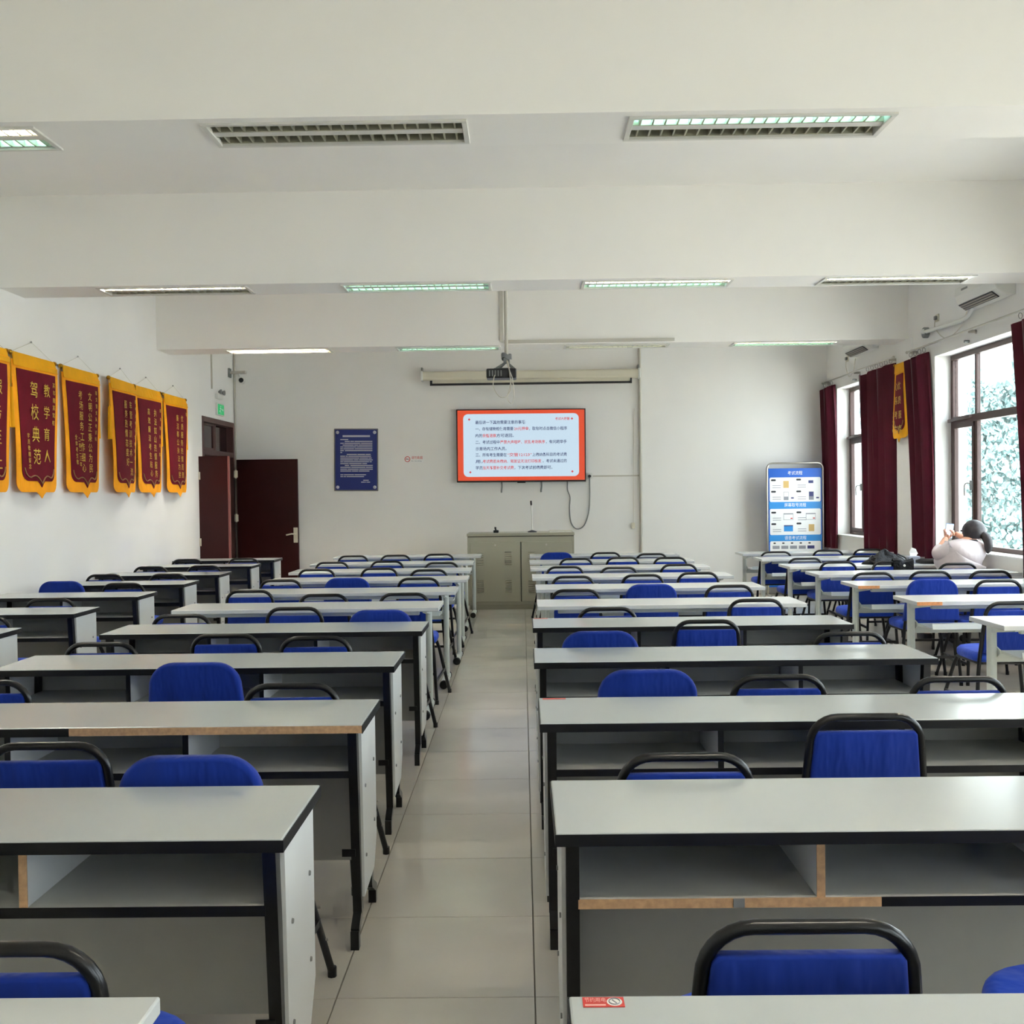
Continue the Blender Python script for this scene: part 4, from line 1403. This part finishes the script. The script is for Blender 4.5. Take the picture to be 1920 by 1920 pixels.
curtain(14.76, 15.22, 14.86, 15.30, 0.68, 2.98, 3, 0.052, 'maroon curtain at the corner beside the printed stand')
curtain(12.42, 13.40, 12.46, 13.46, 0.69, 2.99, 5, 0.068, 'wide maroon curtain between the first window and the pier')
curtain(11.28, 11.80, 11.44, 11.96, 0.72, 2.98, 3, 0.050, 'maroon curtain beside the black bag, next to the narrow banner')
curtain(8.72, 9.20, 8.80, 9.37, 0.72, 2.98, 3, 0.050, 'maroon curtain at the near side of the larger window')
for (a, b, lab) in ((12.40, 15.31, 'thin metal curtain rod over the window beside the printed stand'), (8.68, 11.97, 'thin metal curtain rod over the window beside the seated person')):
    r = root_at('curtain_rod', (XR - 0.075, (a + b) / 2, 3.065), lab, 'curtain rod')
    h = (b - a) / 2
    MB().tube([(0, -h, 0), (0, h, 0)], 0.011, 8).build('rod', CHROME, r, smooth=True)
    for s in (-1, 1):
        MB().lathe([(0.012, -0.02), (0.018, 0), (0.012, 0.02)], (0, s * h, 0), 10, 'y').build('finial', CHROME, r)
    for q in (-0.93, 0.0, 0.93):
        MB().box(-0.006, 0.075, q * h - 0.008, q * h + 0.008, -0.03, 0.0).lathe([(0.02, 0.065), (0.02, 0.075)], (0, q * h, -0.02), 10, 'x').build('bracket', CHROME, r)
    MB().lathe([(0.014, 0.0), (0.014, 0.05)], (0.025, 0.1 * h, -0.09), 8, 'x').build('tieback_knob', GREYP, r)


def air_conditioner(y0, y1, z0, pipe, label):
    r = root_at('air_conditioner', (XR, (y0 + y1) / 2, z0), label, 'air conditioner', 'wall air conditioners')
    h = (y1 - y0) / 2
    prof = [(0, 0.0), (-0.09, -0.0), (-0.17, 0.055), (-0.20, 0.13), (-0.195, 0.22), (-0.15, 0.265), (0, 0.27)]
    MB().prism(prof, lambda a, b: (a, -h, b), lambda a, b: (a, h, b)).build('body', WHITEP, r, bevel=0.008, seg=2)
    # dark air outlet on the lower front slope, with slats
    o_ = MB()
    o_.prism([(-0.098, 0.0005), (-0.168, 0.0495), (-0.172, 0.044), (-0.102, -0.005)], lambda a, b: (a, -h + 0.11, b), lambda a, b: (a, h - 0.03, b))
    out = o_.build('outlet', DARKP, r)
    for k in range(3):
        t = 0.2 + 0.3 * k
        MB().bar((-0.102 - 0.07 * t, -h + 0.12, -0.006 + 0.05 * t), (-0.102 - 0.07 * t, h - 0.04, -0.006 + 0.05 * t), 0.018, 0.004, (-0.8, 0, 0.3)).build('slat', mat('ac_slat', srgb(150, 140, 128), 0.5), out)
    MB().box(-0.2005, -0.1985, h - 0.30, h - 0.16, 0.165, 0.185).build('badge', GREYP, r)
    MB().tube(bez([tuple(Vector(q) - Vector((XR, (y0 + y1) / 2, z0))) for q in pipe], 20), 0.022, 8).build('pipe', WHITEP, r, smooth=True)
    return r


air_conditioner(9.50, 10.36, 3.26, [(4.40, 10.2, 3.27), (4.43, 10.5, 3.20), (4.445, 11.2, 3.22), (4.445, 11.52, 3.23)], 'white wall air conditioner above the larger window')
air_conditioner(13.12, 13.96, 3.27, [(4.40, 13.15, 3.31), (4.44, 13.05, 3.31), (4.445, 12.7, 3.315), (4.445, 12.45, 3.305)], 'white wall air conditioner in the corner above the printed stand')
hl_ = root_at('pipe_sleeve', (XR, 11.55, 3.225), 'round grey pipe sleeve on the wall beside the air conditioner pipe', 'pipe sleeve')
MB().lathe([(0.055, -0.05), (0.06, -0.04), (0.06, 0.0)], (0, 0, 0), 16, 'x').build('collar', GREYP, hl_, smooth=True)
MB().tube([(-0.045, 0, 0), (-0.06, -0.03, 0.01)], 0.03, 10).build('stub', WHITEP, hl_, smooth=True)
for (y, z, ye, lab) in ((11.27, 3.34, 10.45, 'larger window'), (14.36, 3.30, 13.95, 'printed stand')):
    s_ = root_at('wall_socket', (XR, y, z), 'small socket with a looping cable on the wall above the %s' % lab, 'socket')
    MB().box(-0.012, 0, -0.04, 0.04, -0.04, 0.04).build('plate', CREAM, s_, bevel=0.003)
    MB().box(-0.04, -0.012, -0.018, 0.018, -0.02, 0.02).build('plug', GREYP, s_, bevel=0.004)
    MB().tube(bez([(-0.03, 0.0, -0.02), (-0.03, -0.01, -0.12), (-0.03, (ye - y) * 0.35, -0.26), (-0.03, (ye - y) * 0.8, -0.20), (-0.03, (ye - y), -0.05)], 24), 0.005, 6).build('cable', CORD, s_, smooth=True)

# ------------------------------------------------------------------ printed stand in the corner
st = root_at('display_stand', (3.915, 15.02, 0), 'tall printed instruction stand with blue bands and grey tube frame', 'display stand')
W2, H2 = 0.40, 1.90
fr = [(-W2, 0, 0.02), (-W2, 0, H2 - 0.08)] + [(-W2 + 0.08 - 0.08 * math.cos(PI / 2 * k / 5), 0, H2 - 0.08 + 0.08 * math.sin(PI / 2 * k / 5)) for k in range(1, 6)]
fr = fr + [(-x, y, z) for x, y, z in reversed(fr)]
MB().tube(fr, 0.014, 8).build('frame', CHROME, st, smooth=True)
for s in (-1, 1):
    MB().box(s * W2 - 0.02, s * W2 + 0.02, -0.18, 0.18, 0.0, 0.02).build('foot', CHROME, st, bevel=0.004)
MB().box(-W2 + 0.02, W2 - 0.02, -0.006, 0.002, 0.12, H2 - 0.075).build('print_sheet', DBLUE, st)


def pbox(x0, x1, z0, z1, m, name, y=-0.0065):
    return MB().box(x0, x1, y - 0.0008, y, z0, z1).build(name, m, st)


def card(x0, x1, z0, z1):
    return MB().prism(rrect(x1 - x0, z1 - z0, 0.02, 3, (x0 + x1) / 2, (z0 + z1) / 2), lambda a, b: (a, -0.0075, b), lambda a, b: (a, -0.0062, b)).build('print_card', WHITE, st)


# z of the bands measured on the stand
pbox(-0.375, 0.375, 1.245, 1.345, LBLUE, 'print_band')
pbox(-0.375, 0.375, 0.78, 0.87, LBLUE, 'print_band')
pbox(-0.375, 0.375, 0.14, 0.55, LBLUE, 'print_band')
card(-0.365, 0.365, 1.345, 1.695)
card(-0.365, 0.365, 0.87, 1.245)
card(-0.365, 0.365, 0.30, 0.78)
for (s_, z, sz, wd) in (('考试流程', 1.785, 0.062, 0.21), ('屏幕取号流程', 1.325, 0.06, 0.31), ('语音考试流程', 0.853, 0.06, 0.31)):
    text(s_, sz, WHITE, (0, -0.0078, z), ROT_BACK, st, align='CENTER', width=wd)
PICS = [(-0.13, 1.595, 'tan'), (0.23, 1.60, 'doc'), (-0.13, 1.43, 'phone'), (0.23, 1.43, 'phone'), (-0.10, 1.13, 'window'), (0.22, 1.13, 'window'), (-0.10, 0.965, 'blue'), (0.23, 0.97, 'tan')]
for (x, z, k) in PICS:
    px0 = -0.345 if x < 0 else 0.015
    MB().prism(rrect(0.07, 0.026, 0.012, 3, px0 + 0.035, z + 0.062), lambda a, b: (a, -0.0088, b), lambda a, b: (a, -0.0078, b)).build('print_badge', PBLACK, st)
    for q in range(2):
        pbox(px0 + 0.02, px0 + 0.14, z - 0.02 - 0.03 * q, z - 0.012 - 0.03 * q, GREYPRINT, 'print_line', -0.0078)
    if k == 'tan':
        pbox(x - 0.04, x + 0.04, z - 0.05, z + 0.05, TAN, 'print_picture', -0.0078)
    elif k == 'doc':
        pbox(x - 0.04, x + 0.03, z + 0.01, z + 0.05, NAVY, 'print_picture', -0.0078)
    elif k == 'phone':
        pbox(x - 0.035, x + 0.035, z - 0.06, z + 0.06, GREYPRINT, 'print_picture', -0.0078)
        pbox(x - 0.03, x + 0.03, z - 0.01, z + 0.055, NAVY if x > 0 else WHITE, 'print_screen', -0.0088)
        pbox(x + 0.07, x + 0.11, z - 0.04, z - 0.02, NAVY, 'print_mark', -0.0078)
    elif k == 'window':
        pbox(x - 0.07, x + 0.07, z - 0.045, z + 0.05, GREYPRINT, 'print_picture', -0.0078)
        pbox(x - 0.065, x + 0.065, z - 0.04, z + 0.035, WHITE, 'print_screen', -0.0088)
        pbox(x + 0.03, x + 0.06, z - 0.03, z - 0.015, RED, 'print_mark', -0.0098)
    else:
        pbox(x - 0.065, x + 0.065, z - 0.045, z + 0.045, LBLUE, 'print_picture', -0.0078)
        pbox(x - 0.065, x + 0.065, z + 0.03, z + 0.045, NAVY, 'print_mark', -0.0088)
for k in range(5):
    x = -0.30 + 0.125 * k
    MB().prism(rrect(0.035, 0.02, 0.009, 3, x, 0.752), lambda a, b: (a, -0.0088, b), lambda a, b: (a, -0.0078, b)).build('print_badge', PBLACK, st)
    pbox(x - 0.03, x + 0.07, 0.67, 0.715, GREYPRINT if k < 4 else NAVY, 'print_picture', -0.0078)

# ------------------------------------------------------------------ stickers on the nearest desks
sk1 = root_at('desk_sticker', (0.110, 1.538, ZT), 'red and white sticker on the nearest window-side desk corner', 'sticker')
MB().box(-0.062, 0.066, -0.024, 0.024, 0.0002, 0.001).build('label', RED, sk1)
MB().prism([(0.036 + 0.024 * math.cos(2 * PI * k / 18), 0.020 * math.sin(2 * PI * k / 18)) for k in range(18)], lambda a, b: (a, b, 0.001), lambda a, b: (a, b, 0.0014)).build('emblem', WHITE, sk1)
MB().tube([(0.036 + 0.017 * math.cos(2 * PI * k / 18), 0.015 * math.sin(2 * PI * k / 18), 0.0014) for k in range(18)], 0.0016, 4, True).build('emblem_ring', GREYPRINT, sk1)
MB().bar((0.030, 0.008, 0.0016), (0.042, -0.008, 0.0016), 0.004, 0.0006, (1, 1, 0)).build('emblem_mark', GREYPRINT, sk1)
sk1.scale = (0.48, 0.62, 1)
text('节约用电', 0.024, mat('print_pink', srgb(246, 190, 184), 0.5), (-0.056, 0.019, 0.0014), Euler((0, 0, 0)), sk1, width=0.066)
MB().box(-0.056, 0.008, -0.019, -0.012, 0.001, 0.0014).build('print_line', MATS['print_pink'], sk1)
for (x, y, blk) in ((0.105, 3.825, 'third'), (0.10, 6.285, 'fifth')):
    o = MB().box(x - 0.04, x + 0.045, y - 0.008, y + 0.012, ZT + 0.0002, ZT + 0.001).build('desk_sticker', RED)
    tag(o, 'torn red sticker scrap on the %s window-side desk from the camera' % blk, 'sticker')

# ------------------------------------------------------------------ bag, bottle, jacket on the window tables
XB, YB2 = 3.62, 10.42
bag = root_at('shoulder_bag', (XB, YB2 + 0.06, ZT), 'black soft bag slumped on a table beside the curtain', 'bag')
p = MB()
pts = []
n, m_ = 14, 8
for j in range(m_ + 1):
    t = j / m_
    rr_ = math.sin(PI * min(0.98, max(0.05, 0.5 + 0.5 * t))) if t < 1 else 0.02
    for i in range(n):
        a = 2 * PI * i / n
        w_ = 1 + 0.18 * math.sin(3 * a + 4 * t) + 0.1 * math.sin(5 * a)
        p.v.append((0.19 * rr_ * w_ * math.cos(a), 0.11 * rr_ * w_ * math.sin(a), 0.125 * t * (1 + 0.25 * math.sin(2 * a + 1))))
for j in range(m_):
    for i in range(n):
        p.f.append((j * n + i, j * n + (i + 1) % n, (j + 1) * n + (i + 1) % n, (j + 1) * n + i))
p.f.append(tuple(reversed(range(n))))
p.f.append(tuple(m_ * n + i for i in range(n)))
p.build('body', fabric_mat('black_bag_cloth', srgb(30, 32, 36), 0.6, 0.6, (14, 14, 14)), bag, smooth=True)
MB().tube(bez([(-0.12, 0, 0.09), (-0.17, -0.06, 0.05), (-0.10, -0.13, 0.02), (0.06, -0.14, 0.015), (0.17, -0.10, 0.03), (0.20, -0.03, 0.06), (0.13, 0, 0.10)], 24), 0.008, 6).build('strap', DARKP, bag, smooth=True)
MB().tube(bez([(-0.05, 0.02, 0.115), (0.0, 0.0, 0.15), (0.06, 0.02, 0.115)], 10), 0.006, 6).build('handle', DARKP, bag, smooth=True)
bt = root_at('tissue_pack', (3.93, 10.55, ZT), 'white tissue pack with a tuft pulled up beside the bag', 'tissue pack')
MB().box(-0.06, 0.06, -0.045, 0.045, 0.0, 0.075).build('pack', mat('grey_blue_plastic', srgb(150, 156, 172), 0.4), bt, bevel=0.012, seg=2)
MB().prism([(-0.03, 0), (0.03, 0), (0.05, 0.03), (0.03, 0.075), (-0.015, 0.09), (-0.035, 0.05)], lambda a, b: (a, -0.008 + 0.3 * b, 0.07 + b), lambda a, b: (a, 0.006 - 0.1 * b, 0.07 + b)).build('tissue', WHITE, bt, bevel=0.004)
gl = root_at('folded_umbrella', (4.02, 10.40, ZT), 'folded dark umbrella lying beside the tissue pack', 'umbrella')
MB().tube([(-0.10, 0.05, 0.028), (-0.06, 0.03, 0.03), (0.06, -0.03, 0.03), (0.09, -0.045, 0.024)], [0.014, 0.027, 0.027, 0.016], 10).build('canopy', DARKP, gl, smooth=True)
MB().tube([(0.09, -0.045, 0.024), (0.15, -0.075, 0.02)], 0.012, 8).build('handle', GREYP, gl, smooth=True)
jk = root_at('black_jacket', (3.57, 10.16, 0), 'black jacket draped over a chair back beside the bag', 'jacket')
p = MB()
nu, nv = 14, 12
for lay in (0, 1):
    for j in range(nv + 1):
        v = j / nv
        for i in range(nu + 1):
            u_ = i / nu
            x = 0.02 + 0.19 * u_
            s_ = (v - 0.5) * 0.50           # arc length over the top of the loop
            z = ZTOP + 0.016 - max(0, abs(s_) - 0.02)
            y = (-0.024 if s_ < 0 else 0.024) * min(1, abs(s_) / 0.02) + 0.008 * math.sin(9 * u_ + 6 * v)
            if s_ > 0:
                y += 0.02
            z += 0.01 * math.sin(7 * u_)
            p.v.append((x, y + 0.004 * lay * (-1 if s_ < 0 else 1), z + 0.004 * lay))
w_ = nu + 1
for lay in (0, 1):
    o_ = lay * w_ * (nv + 1)
    for j in range(nv):
        for i in range(nu):
            p.f.append((o_ + j * w_ + i, o_ + j * w_ + i + 1, o_ + (j + 1) * w_ + i + 1, o_ + (j + 1) * w_ + i))
p.build('cloth', MATS['black_bag_cloth'], jk, smooth=True)
MB().lathe([(0.012, -0.004), (0.012, 0.0)], (0.12, -0.034, 0.77), 8, 'y').build('button', WHITE, jk)

# ================================================================== PERSON


def skin_body(verts, edges, name, sub=2):
    """surface grown round a jointed skeleton; verts = (x, y, z, rx, ry)"""
    me = bpy.data.meshes.new(name)
    me.from_pydata([v[:3] for v in verts], edges, [])
    o = bpy.data.objects.new(name, me)
    TMP.collection.objects.link(o)
    md = o.modifiers.new('skin', 'SKIN')
    md.use_smooth_shade = True
    for i, v in enumerate(verts):
        sv = me.skin_vertices[0].data[i]
        sv.radius = (v[3], v[4] if len(v) > 4 else v[3])
        sv.use_root = (i == 0)
    sm = o.modifiers.new('sub', 'SUBSURF')
    sm.levels = sub
    sm.render_levels = sub
    TMP.view_layers[0].update()
    dg = TMP.view_layers[0].depsgraph
    res = bpy.data.meshes.new_from_object(o.evaluated_get(dg))
    res.name = name
    bpy.data.objects.remove(o)
    return res


PO = Vector((4.10, 9.93, 0.0))
pe = root_at('person', PO + Vector((0, 0.07, 0)), 'person in white shirt with dark ponytail holding up a phone', 'person')


def plocal(vs_):
    return [(v[0] - PO.x, v[1] - PO.y, v[2] - PO.z) + tuple(v[3:]) for v in vs_]


PD = 0.12   # the whole figure sits this much further from the camera than first laid out
body = [
    (4.11, 9.90, 0.57, 0.14, 0.11),   # 0 pelvis
    (4.13, 9.91, 0.70, 0.115, 0.095),  # 1 waist
    (4.17, 9.93, 0.85, 0.135, 0.10),  # 2 chest
    (4.235, 9.95, 0.96, 0.085, 0.075),  # 3 upper chest
    (4.28, 9.96, 1.015, 0.05, 0.05),  # 4 neck
    (4.315, 9.985, 1.06, 0.072, 0.072),  # 5 jaw
    (4.325, 9.985, 1.115, 0.088, 0.088),  # 6 cranium
    (4.325, 9.985, 1.155, 0.065, 0.065),  # 7 crown
    (4.08, 9.96, 0.935, 0.055, 0.055),  # 8 L shoulder
    (3.975, 9.99, 0.865, 0.044, 0.044),  # 9 L elbow
    (4.07, 10.09, 0.965, 0.034, 0.034),  # 10 L forearm
    (4.135, 10.15, 1.035, 0.026, 0.026),  # 11 L wrist
    (4.37, 9.97, 0.94, 0.055, 0.055),  # 12 R shoulder
    (4.40, 10.13, 0.955, 0.042, 0.042),  # 13 R elbow
    (4.31, 10.17, 1.03, 0.034, 0.034),  # 14 R forearm
    (4.225, 10.18, 1.075, 0.026, 0.026),  # 15 R wrist
    (4.02, 10.02, 0.545, 0.085, 0.08),  # 16 L hip
    (4.00, 10.36, 0.545, 0.065, 0.065),  # 17 L knee
    (4.00, 10.34, 0.30, 0.052, 0.052),  # 18 L calf
    (4.00, 10.30, 0.08, 0.036, 0.036),  # 19 L ankle
    (4.00, 10.40, 0.045, 0.036, 0.030),  # 20 L toe
    (4.20, 10.02, 0.545, 0.085, 0.08),  # 21 R hip
    (4.22, 10.36, 0.545, 0.065, 0.065),  # 22
    (4.22, 10.34, 0.30, 0.052, 0.052),
    (4.22, 10.30, 0.08, 0.036, 0.036),
    (4.22, 10.40, 0.045, 0.036, 0.030),
]
edges = [(0, 1), (1, 2), (2, 3), (3, 4), (4, 5), (5, 6), (6, 7), (3, 8), (8, 9), (9, 10), (10, 11), (3, 12), (12, 13), (13, 14), (14, 15),
         (0, 16), (16, 17), (17, 18), (18, 19), (19, 20), (0, 21), (21, 22), (22, 23), (23, 24), (24, 25)]
me = skin_body(plocal(body), edges, 'body')
# hands: palm, four bent fingers and a thumb each, closed round the phone
PH = Vector((4.175, 10.185, 1.095))       # phone centre


def hand(mb, wrist, palm, tips, thumb):
    w_, p_ = Vector(wrist), Vector(palm)
    mb.tube([w_, w_.lerp(p_, 0.5), p_], [0.022, 0.030, 0.026], 8)
    for (base, mid_, tip) in tips:
        mb.tube([base, mid_, tip], [0.0095, 0.009, 0.007], 6)
    mb.tube(thumb, [0.011, 0.0105, 0.008], 6)


hm = MB()
L0 = PH + Vector((-0.025, -0.03, -0.06))
hand(hm, body[11][:3], L0,
     [(L0 + Vector((-0.012, 0.01, 0.012 * q)), L0 + Vector((-0.016 - 0.002 * q, 0.035, 0.018 + 0.016 * q)), PH + Vector((0.0 - 0.004 * q, 0.022, -0.03 + 0.018 * q))) for q in range(4)],
     [L0 + Vector((0.012, 0.0, -0.005)), L0 + Vector((0.03, -0.012, 0.02)), PH + Vector((0.02, -0.012, -0.02))])
R0 = PH + Vector((0.035, 0.002, -0.022))
hand(hm, body[15][:3], R0,
     [(R0 + Vector((-0.006, 0.008, 0.010 * q - 0.012)), R0 + Vector((-0.03, 0.026, 0.012 * q - 0.014)), PH + Vector((-0.03, 0.020, -0.04 + 0.013 * q))) for q in range(4)],
     [R0 + Vector((-0.004, -0.01, 0.005)), R0 + Vector((-0.02, -0.022, 0.02)), PH + Vector((0.0, -0.012, 0.01))])
hm.v = [tuple(Vector(v) - PO) for v in hm.v]
hme = hm.mesh('hands', SKIN, smooth=True)
# one continuous body: merge the hands and the nose into the body mesh
bm = bmesh.new()
bm.from_mesh(me)
bm.from_mesh(hme)
nose = MB().tube([(4.275, 10.055, 1.085), (4.262, 10.075, 1.075), (4.266, 10.07, 1.065)], [0.010, 0.013, 0.010], 6)
nose.tube([(4.28, 10.06, 1.048), (4.262, 10.066, 1.046), (4.25, 10.055, 1.048)], [0.006, 0.008, 0.005], 6)
nose.v = [tuple(Vector(v) - PO) for v in nose.v]
nme = nose.mesh('nose', SKIN, smooth=True)
bm.from_mesh(nme)
bm.to_mesh(me)
bm.free()
for pl in me.polygons:
    pl.use_smooth = True
me.materials.clear()
me.materials.append(SKIN)
bo = bpy.data.objects.new('body', me)
COL.objects.link(bo)
bo.parent = pe
for (ex_, ey_, ez_) in ((4.235, 10.045, 1.10), (4.30, 10.068, 1.10)):
    MB().lathe([(0.004, -0.008), (0.010, -0.004), (0.010, 0.004), (0.004, 0.008)], (ex_ - PO.x, ey_ - PO.y, ez_ - PO.z), 8, 'y').build('eye', DARKP, bo)
for (ex_, ey_) in ((4.245, 9.965), (4.405, 9.99)):
    MB().tube([(ex_ - PO.x, ey_ - PO.y, 1.065), (ex_ - PO.x - 0.004, ey_ - PO.y - 0.01, 1.085), (ex_ - PO.x, ey_ - PO.y - 0.004, 1.11)], [0.007, 0.013, 0.009], 6).build('ear', SKIN, bo, smooth=True)
# shirt: torso and sleeves to below the elbow
sh = [(4.11, 9.90, 0.57, 0.165, 0.135), (4.13, 9.91, 0.70, 0.165, 0.135), (4.17, 9.93, 0.84, 0.20, 0.15), (4.225, 9.945, 0.93, 0.165, 0.12), (4.27, 9.955, 0.995, 0.072, 0.066),
      (4.08, 9.96, 0.93, 0.085, 0.08), (3.965, 9.99, 0.86, 0.075, 0.072), (4.055, 10.075, 0.95, 0.058, 0.055),
      (4.37, 9.97, 0.935, 0.082, 0.08), (4.405, 10.13, 0.95, 0.07, 0.068), (4.34, 10.16, 1.0, 0.055, 0.052)]
sme = skin_body(plocal(sh), [(0, 1), (1, 2), (2, 3), (3, 4), (3, 5), (5, 6), (6, 7), (3, 8), (8, 9), (9, 10)], 'shirt', 3)
sme.materials.clear()
sme.materials.append(SHIRT)
for pl in sme.polygons:
    pl.use_smooth = True
so = bpy.data.objects.new('shirt', sme)
COL.objects.link(so)
so.parent = pe
tro = [(4.11, 9.91, 0.56, 0.15, 0.12)] + [(b_[0], b_[1], b_[2], b_[3] + 0.018, b_[4] + 0.018) for b_ in body[16:20]] + [(b_[0], b_[1], b_[2], b_[3] + 0.018, b_[4] + 0.018) for b_ in body[21:25]]
tme = skin_body(plocal(tro), [(0, 1), (1, 2), (2, 3), (3, 4), (0, 5), (5, 6), (6, 7), (7, 8)], 'trousers')
tme.materials.clear()
tme.materials.append(TROUSER)
to = bpy.data.objects.new('trousers', tme)
COL.objects.link(to)
to.parent = pe
for x in (4.00, 4.22):
    p = MB()
    pillow(p, rrect(0.085, 0.24, 0.035, 4, x - PO.x, 10.37 - PO.y), lambda a, b, c: (a, b, 0.04 + c), 0.08, 0.02, 3)
    p.build('shoe', DARKP, pe, smooth=True)
# dark scarf strip at the collar
MB().tube(bez([(4.18 - PO.x, 10.03 - PO.y, 1.0), (4.22 - PO.x, 9.93 - PO.y, 1.015), (4.29 - PO.x, 9.90 - PO.y, 1.005), (4.34 - PO.x, 9.95 - PO.y, 1.0), (4.32 - PO.x, 10.03 - PO.y, 0.995)], 16), 0.016, 6).build('collar', TROUSER, pe, smooth=True)
# hair: cap over the back of the head, bun and ponytail
h = MB()
n, m_ = 16, 9
for j in range(m_ + 1):
    ph = PI * 0.70 * j / m_
    for i in range(n):
        a = 2 * PI * i / n
        # the cap reaches lower at the nape (-y) than over the brow
        pp = ph * (1.0 if math.sin(a) < 0.2 else 0.70)
        rr_ = 0.112 * math.sin(pp)
        h.v.append((4.328 - PO.x + rr_ * math.cos(a) * 0.98, 9.978 - PO.y + rr_ * math.sin(a) * 1.02, 1.095 + 0.113 * math.cos(pp)))
for j in range(m_):
    for i in range(n):
        h.f.append((j * n + i, j * n + (i + 1) % n, (j + 1) * n + (i + 1) % n, (j + 1) * n + i))
ho = h.build('hair', HAIR, pe, smooth=True)
MB().tube(bez([(4.365 - PO.x, 9.91 - PO.y, 1.075), (4.395 - PO.x, 9.875 - PO.y, 1.045), (4.412 - PO.x, 9.86 - PO.y, 0.99), (4.412 - PO.x, 9.858 - PO.y, 0.93), (4.405 - PO.x, 9.862 - PO.y, 0.89)], 12), [0.034, 0.038, 0.042, 0.044, 0.045, 0.044, 0.043, 0.042, 0.040, 0.035, 0.028, 0.018, 0.01][:13], 8).build('ponytail', HAIR, ho, smooth=True)
# phone held in both hands
pho = root_at('mobile_phone', PH + Vector((0, 0.07, 0)), 'pale blue mobile phone held up in both hands', 'phone')
pho.rotation_euler = (0.15, 0.12, -0.35)
MB().box(-0.036, 0.036, -0.0045, 0.0045, -0.075, 0.075).build('body', mat('phone_shell', srgb(178, 198, 226), 0.3), pho, bevel=0.004)
MB().box(-0.032, 0.032, -0.0055, -0.0045, -0.068, 0.068).build('screen', screen('phone_screen', (196, 214, 240), 0.8), pho)
# ================================================================== OUTSIDE
gd = MB().box(XO, 60, -40, 70, -0.5, -0.3).build('ground', mat('outside_paving', srgb(192, 190, 186), 0.9, noise=0.1, nscale=1.5))
tag(gd, 'pale sunlit paving outside the windows', 'ground', kind='structure')
nbg = root_at('neighbouring_building', (13.0, 30.0, -0.3), 'white building with ivy seen through the windows', 'building')
OUTW = mat('outside_white_wall', srgb(236, 240, 240), 0.9, noise=0.03, nscale=0.6)
MB().box(-9.0, 14.0, 0.0, 8.0, 0.0, 11.0).build('wall', OUTW, nbg)
MB().box(-9.2, 14.2, -0.25, 8.2, 11.0, 11.3).build('roof', OUTW, nbg)
for x in (0.35, 3.6, 6.9, 10.2):
    for z in (4.9, 8.0):
        wv = MB().box(x - 0.5, x + 0.5, -0.03, 0.0, z, z + 1.2).build('window', OUTW, nbg)
        for a in (0, 1):
            for b in (0, 1, 2):
                MB().box(x - 0.42 + 0.44 * a, x - 0.02 + 0.44 * a, -0.045, -0.03, z + 0.08 + 0.36 * b, z + 0.38 + 0.36 * b).build('pane', mat('outside_pane', srgb(150, 165, 180), 0.2), wv)
LEAF = mat('ivy_leaf', (0.15, 0.235, 0.235), 0.6, noise=0.5, nscale=0.9, translucent=0.3)
iv = MB()
rnd = random.Random(3)
for k in range(14000):
    x = rnd.uniform(-0.35, 10.0)
    zt_ = 4.7 + 1.5 * math.sin(x * 0.9) + 0.9 * math.sin(x * 2.3 + 1)
    if x > 1.2:
        zt_ += 2.4
    z = rnd.uniform(0.02, 1.0) * zt_
    if 0.0 < x < 0.95 and 4.75 < z < 6.2:
        continue
    s_ = rnd.uniform(0.06, 0.13)
    e_ = Euler((rnd.uniform(-0.9, 0.5), rnd.uniform(-0.7, 0.7), rnd.uniform(-0.9, 0.9))).to_matrix()
    c_ = Vector((x, -0.12 - rnd.uniform(0, 0.25), z))
    o_ = len(iv.v)
    for (a, b) in ((0, -1.1), (0.75, -0.2), (0.45, 0.7), (0, 1.1), (-0.45, 0.7), (-0.75, -0.2)):
        iv.v.append(tuple(c_ + e_ @ Vector((a * s_, 0.03 * abs(a), b * s_))))
    iv.f.append(tuple(o_ + q for q in range(6)))
ivo = iv.build('ivy', LEAF, nbg)
ivo['kind'] = 'stuff'

up_ = MB().box(XL - 0.4, XO, YF - 6, YB + 0.4, ZC + 0.16, 5.2).build('wall_sun_block', OUTW)  # unseen block, added and sized to set how far the paving is shaded
tag(up_, 'unseen block above the classroom, added to shade the ground outside', 'wall', kind='structure')

# a leafy tree seen through the far window, beyond the building corner
tr_ = root_at('garden_tree', (9.15, 27.0, -0.3), 'pale leafy tree outside, seen through the far window', 'tree')
MB().tube([(0, 0, 0), (0.05, 0.02, 1.5), (0.0, 0.1, 3.2), (0.1, 0.1, 4.6)], [0.11, 0.09, 0.07, 0.03], 8).build('trunk', mat('bark', srgb(120, 104, 90), 0.9), tr_, smooth=True)
iv = MB()
for k in range(1500):
    a, b, c_ = rnd.gauss(0, 1), rnd.gauss(0, 1), rnd.gauss(0, 1)
    d_ = math.sqrt(a * a + b * b + c_ * c_) or 1
    q_ = rnd.uniform(0.4, 1.0) ** 0.5
    p_ = Vector((a / d_ * 0.42 * q_, b / d_ * 0.42 * q_, 3.9 + c_ / d_ * 2.3 * q_))
    s_ = rnd.uniform(0.05, 0.10)
    e_ = Euler((rnd.uniform(-1, 1), rnd.uniform(-1, 1), rnd.uniform(-3, 3))).to_matrix()
    o_ = len(iv.v)
    for (aa, bb) in ((0, -1), (0.6, 0), (0, 1.1), (-0.6, 0)):
        iv.v.append(tuple(p_ + e_ @ Vector((aa * s_, 0, bb * s_))))
    iv.f.append((o_, o_ + 1, o_ + 2, o_ + 3))
fo = iv.build('foliage', LEAF, tr_)
fo['kind'] = 'stuff'

bpy.data.scenes.remove(TMP)
